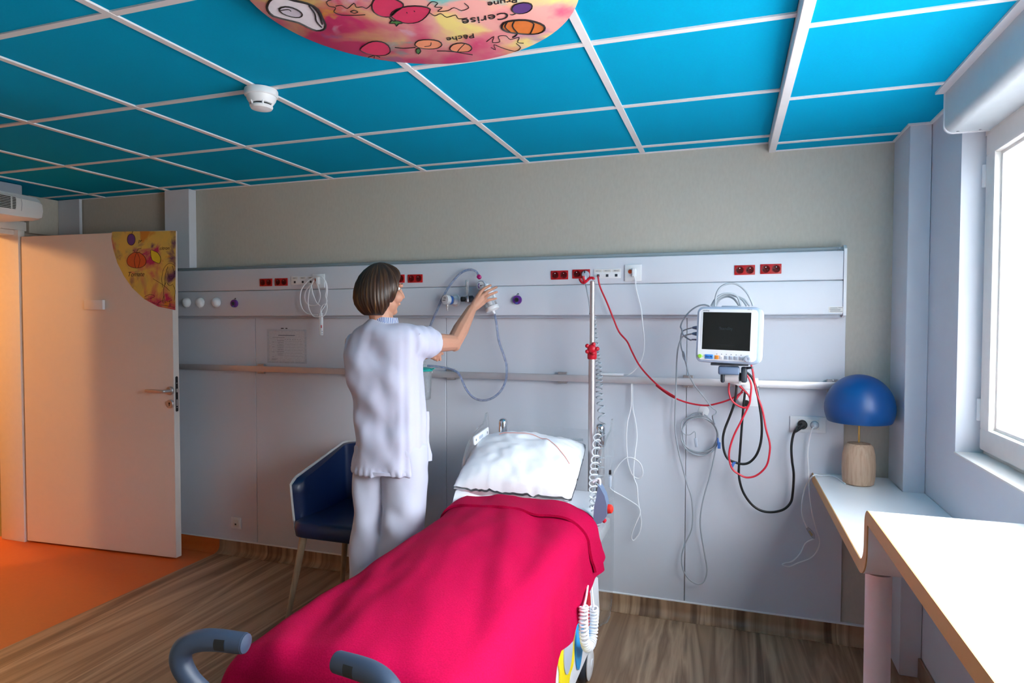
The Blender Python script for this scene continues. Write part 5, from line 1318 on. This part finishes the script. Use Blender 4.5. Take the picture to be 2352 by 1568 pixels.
# clothes -----------------------------------------------------------
def ell_ring(z, xl, xr_, yc, hy, n=40, p=2.5):
    cx, hx = (xl+xr_)/2, (xr_-xl)/2; out = []
    for k in range(n):
        a = 2*math.pi*k/n; c, s = math.cos(a), math.sin(a)
        out.append((cx+hx*np.sign(c)*abs(c)**(2/p), yc+hy*np.sign(s)*abs(s)**(2/p), z))
    return out
tw = [(736, 853, 900, .050), (741, 842, 914, .064), (748, 827, 938, .082), (758, 812, 954, .096), (776, 800, 962, .108), (815, 796, 958, .118), (860, 803, 957, .119), (900, 811, 960, .115), (950, 818, 965, .117), (1000, 819, 967, .124), (1045, 816, 968, .128), (1077, 813, 967, .131)]
rg = []
for py, l, r_, hy in tw:
    a, b = np_(l, py), np_(r_, py); rg.append(ell_ring(a[2], a[0], b[0], PY+.018, hy))
cuffR = np_(989, 787, 2.648); cuffL = SL*.5+EL*.5
def sleeve(S, C, E_, r0, r1):
    d = (C-S)/np.linalg.norm(C-S)
    return g_tube([S-d*.02, S+(C-S)*.5, C], [r0, (r0+r1)/2*1.04, r1], 4, 24)
gs = [g_loft(rg[::-1]), sleeve(SR+A((-.012, 0, .0)), cuffR, ER, .074, .070), sleeve(SL+A((.022, .01, .0)), cuffL, EL, .070, .064),
      g_ell(SR+A((-.02, 0, -.01)), (.060, .062, .058)), g_ell(SL+A((.025, 0, -.01)), (.052, .062, .058))]
V, F, Nn = remesh(gs, .0075, 14)
zh = np_(880, 1076)[2]
D = np.empty(len(V))
for i, (x, y, z) in enumerate(V):
    a = noise.noise(Vector((x*9+z*7, y*5, z*3.2-x*4)))
    b = noise.noise(Vector((x*16-z*5, y*9, z*6+x*7+3)))
    wst = math.exp(-((z-1.0)/.16)**2)
    c = math.sin(z*46+x*22+3*noise.noise(Vector((x*5, y*5, z*3))))
    arm = max(0, min(1, (x-SR[0]+.03)/.05))
    D[i] = .019*a+.009*b+.009*c*(.25+.75*wst)*max(0, noise.noise(Vector((x*4, y*4, z*4+8)))+.35)
    D[i] = D[i]*(1-.75*arm)+arm*(.003+.0025*math.sin((x+y)*95))
    if x < SL[0]-.01: D[i] = D[i]*.3+.004
    if z < zh+.02: D[i] += .0022*math.sin(x*210)
V = V+Nn*D[:, None]
tunic = mk('tunic', (V, F), 'tunic_white', person, ang=180)
hm = [np_(l, 1068) for l in (813.5, 967.5)]
mk('hem_band', g_loft([ell_ring(z, hm[0][0]-e, hm[1][0]+e, PY+.018, .131+e) for z, e in ((zh-.004, -.004), (zh-.003, -.001), (zh+.010, -.001), (zh+.011, -.004))]), 'tunic_white', tunic)
fl = []
for i in range(9):
    f = i/8
    l = np_(960+2*f, 945+115*f, 2.585); r_ = np_(984+[0, 2, 1, 0, -1, 1, 4, 7, 6][i], 945+112*f, 2.612)
    fl.append([l*(1-g)+r_*g+A((0, -.010*math.sin(g*math.pi)+.004*math.sin(i*1.4+g*3), 0)) for g in np.linspace(0, 1, 7)])
cloth('front_flap', fl, .006, 'tunic_white', tunic)
# striped shirt collar
m = bpy.data.materials.new('stripes'); m.use_nodes = True; nt = m.node_tree; b_ = nt.nodes['Principled BSDF']; b_.inputs['Roughness'].default_value = .8
tc = nt.nodes.new('ShaderNodeTexCoord'); gr = nt.nodes.new('ShaderNodeTexGradient'); gr.gradient_type = 'RADIAL'
mu = nt.nodes.new('ShaderNodeMath'); mu.operation = 'MULTIPLY'; mu.inputs[1].default_value = 46; fr_ = nt.nodes.new('ShaderNodeMath'); fr_.operation = 'FRACT'
gt = nt.nodes.new('ShaderNodeMath'); gt.operation = 'GREATER_THAN'; gt.inputs[1].default_value = .5
mxn = nt.nodes.new('ShaderNodeMix'); mxn.data_type = 'RGBA'; mxn.inputs[6].default_value = lin((226, 230, 240))+(1,); mxn.inputs[7].default_value = lin((40, 78, 150))+(1,)
for a, b in ((tc.outputs['Object'], gr.inputs[0]), (gr.outputs['Fac'], mu.inputs[0]), (mu.outputs[0], fr_.inputs[0]), (fr_.outputs[0], gt.inputs[0]), (gt.outputs[0], mxn.inputs[0]), (mxn.outputs[2], b_.inputs['Base Color'])): nt.links.new(a, b)
MATS['stripes'] = m
nc = np_(879, 735)+A((0, .015, 0))
mk('shirt_collar', g_lathe([(.066, -.022), (.060, .002), (.057, .014), (.053, .014), (.055, .0), (.060, -.022)], nc, (.06, .0, 1), 48), 'stripes', person)
# trousers
gs = []
for xs_, sg in (((817, 886), -1), ((884, 971), 1)):
    rr = []
    for py, dl, dr in ((1015, 3, -3), (1062, 0, 0), (1110, 1, -2), (1165, 3, -4), (1215, -4, -8), (1255, -11, -10)):
        a, b = np_(xs_[0]+dl, py), np_(xs_[1]+dr, py); rr.append(ell_ring(a[2], a[0], b[0], PY+.02, .100 if py < 1100 else .092, 32, 2.3))
    lx, rx_ = rr[-1][16][0], rr[-1][0][0]
    for z, w in ((.30, .0), (.15, .003), (.045, .006)): rr.append(ell_ring(z, lx-w, rx_+w, PY+.015, .09+w, 32, 2.3))
    gs.append(g_loft(rr[::-1]))
V, F, Nn = remesh(gs, .010, 6)
D = [.013*noise.noise(Vector((x*10+z*4, y*6, z*5)))+.008*math.sin(z*30+x*25+2*noise.noise(Vector((x*6, y*6, z*4))))*max(0, noise.noise(Vector((x*5, y*5, z*5+4)))+.3) for x, y, z in V]
mk('trousers', (V+Nn*np.array(D)[:, None], F), 'trouser_white', person, ang=180)
for x in LEGX:
    mk('shoe', g_loft([[(x+p[0], PY-.015+p[1], z) for p in [(q[0]*s, q[1]*s) for q in rrect(.098, .25, .045)]] for z, s in ((0, .96), (.012, 1.0), (.03, 1.0), (.06, .9), (.085, .66))]), 'shoe_white', person, ang=60)
ep = np_(907, 704, 2.52)
mk('earring', [g_tube([ep+A((0, 0, .008)), ep+A((.006, 0, -.004)), ep+A((0, 0, -.018))], .0012, 4, 6), g_ell(ep+A((0, 0, -.024)), (.0062, .0062, .0062), sub=2)], 'chrome', person)
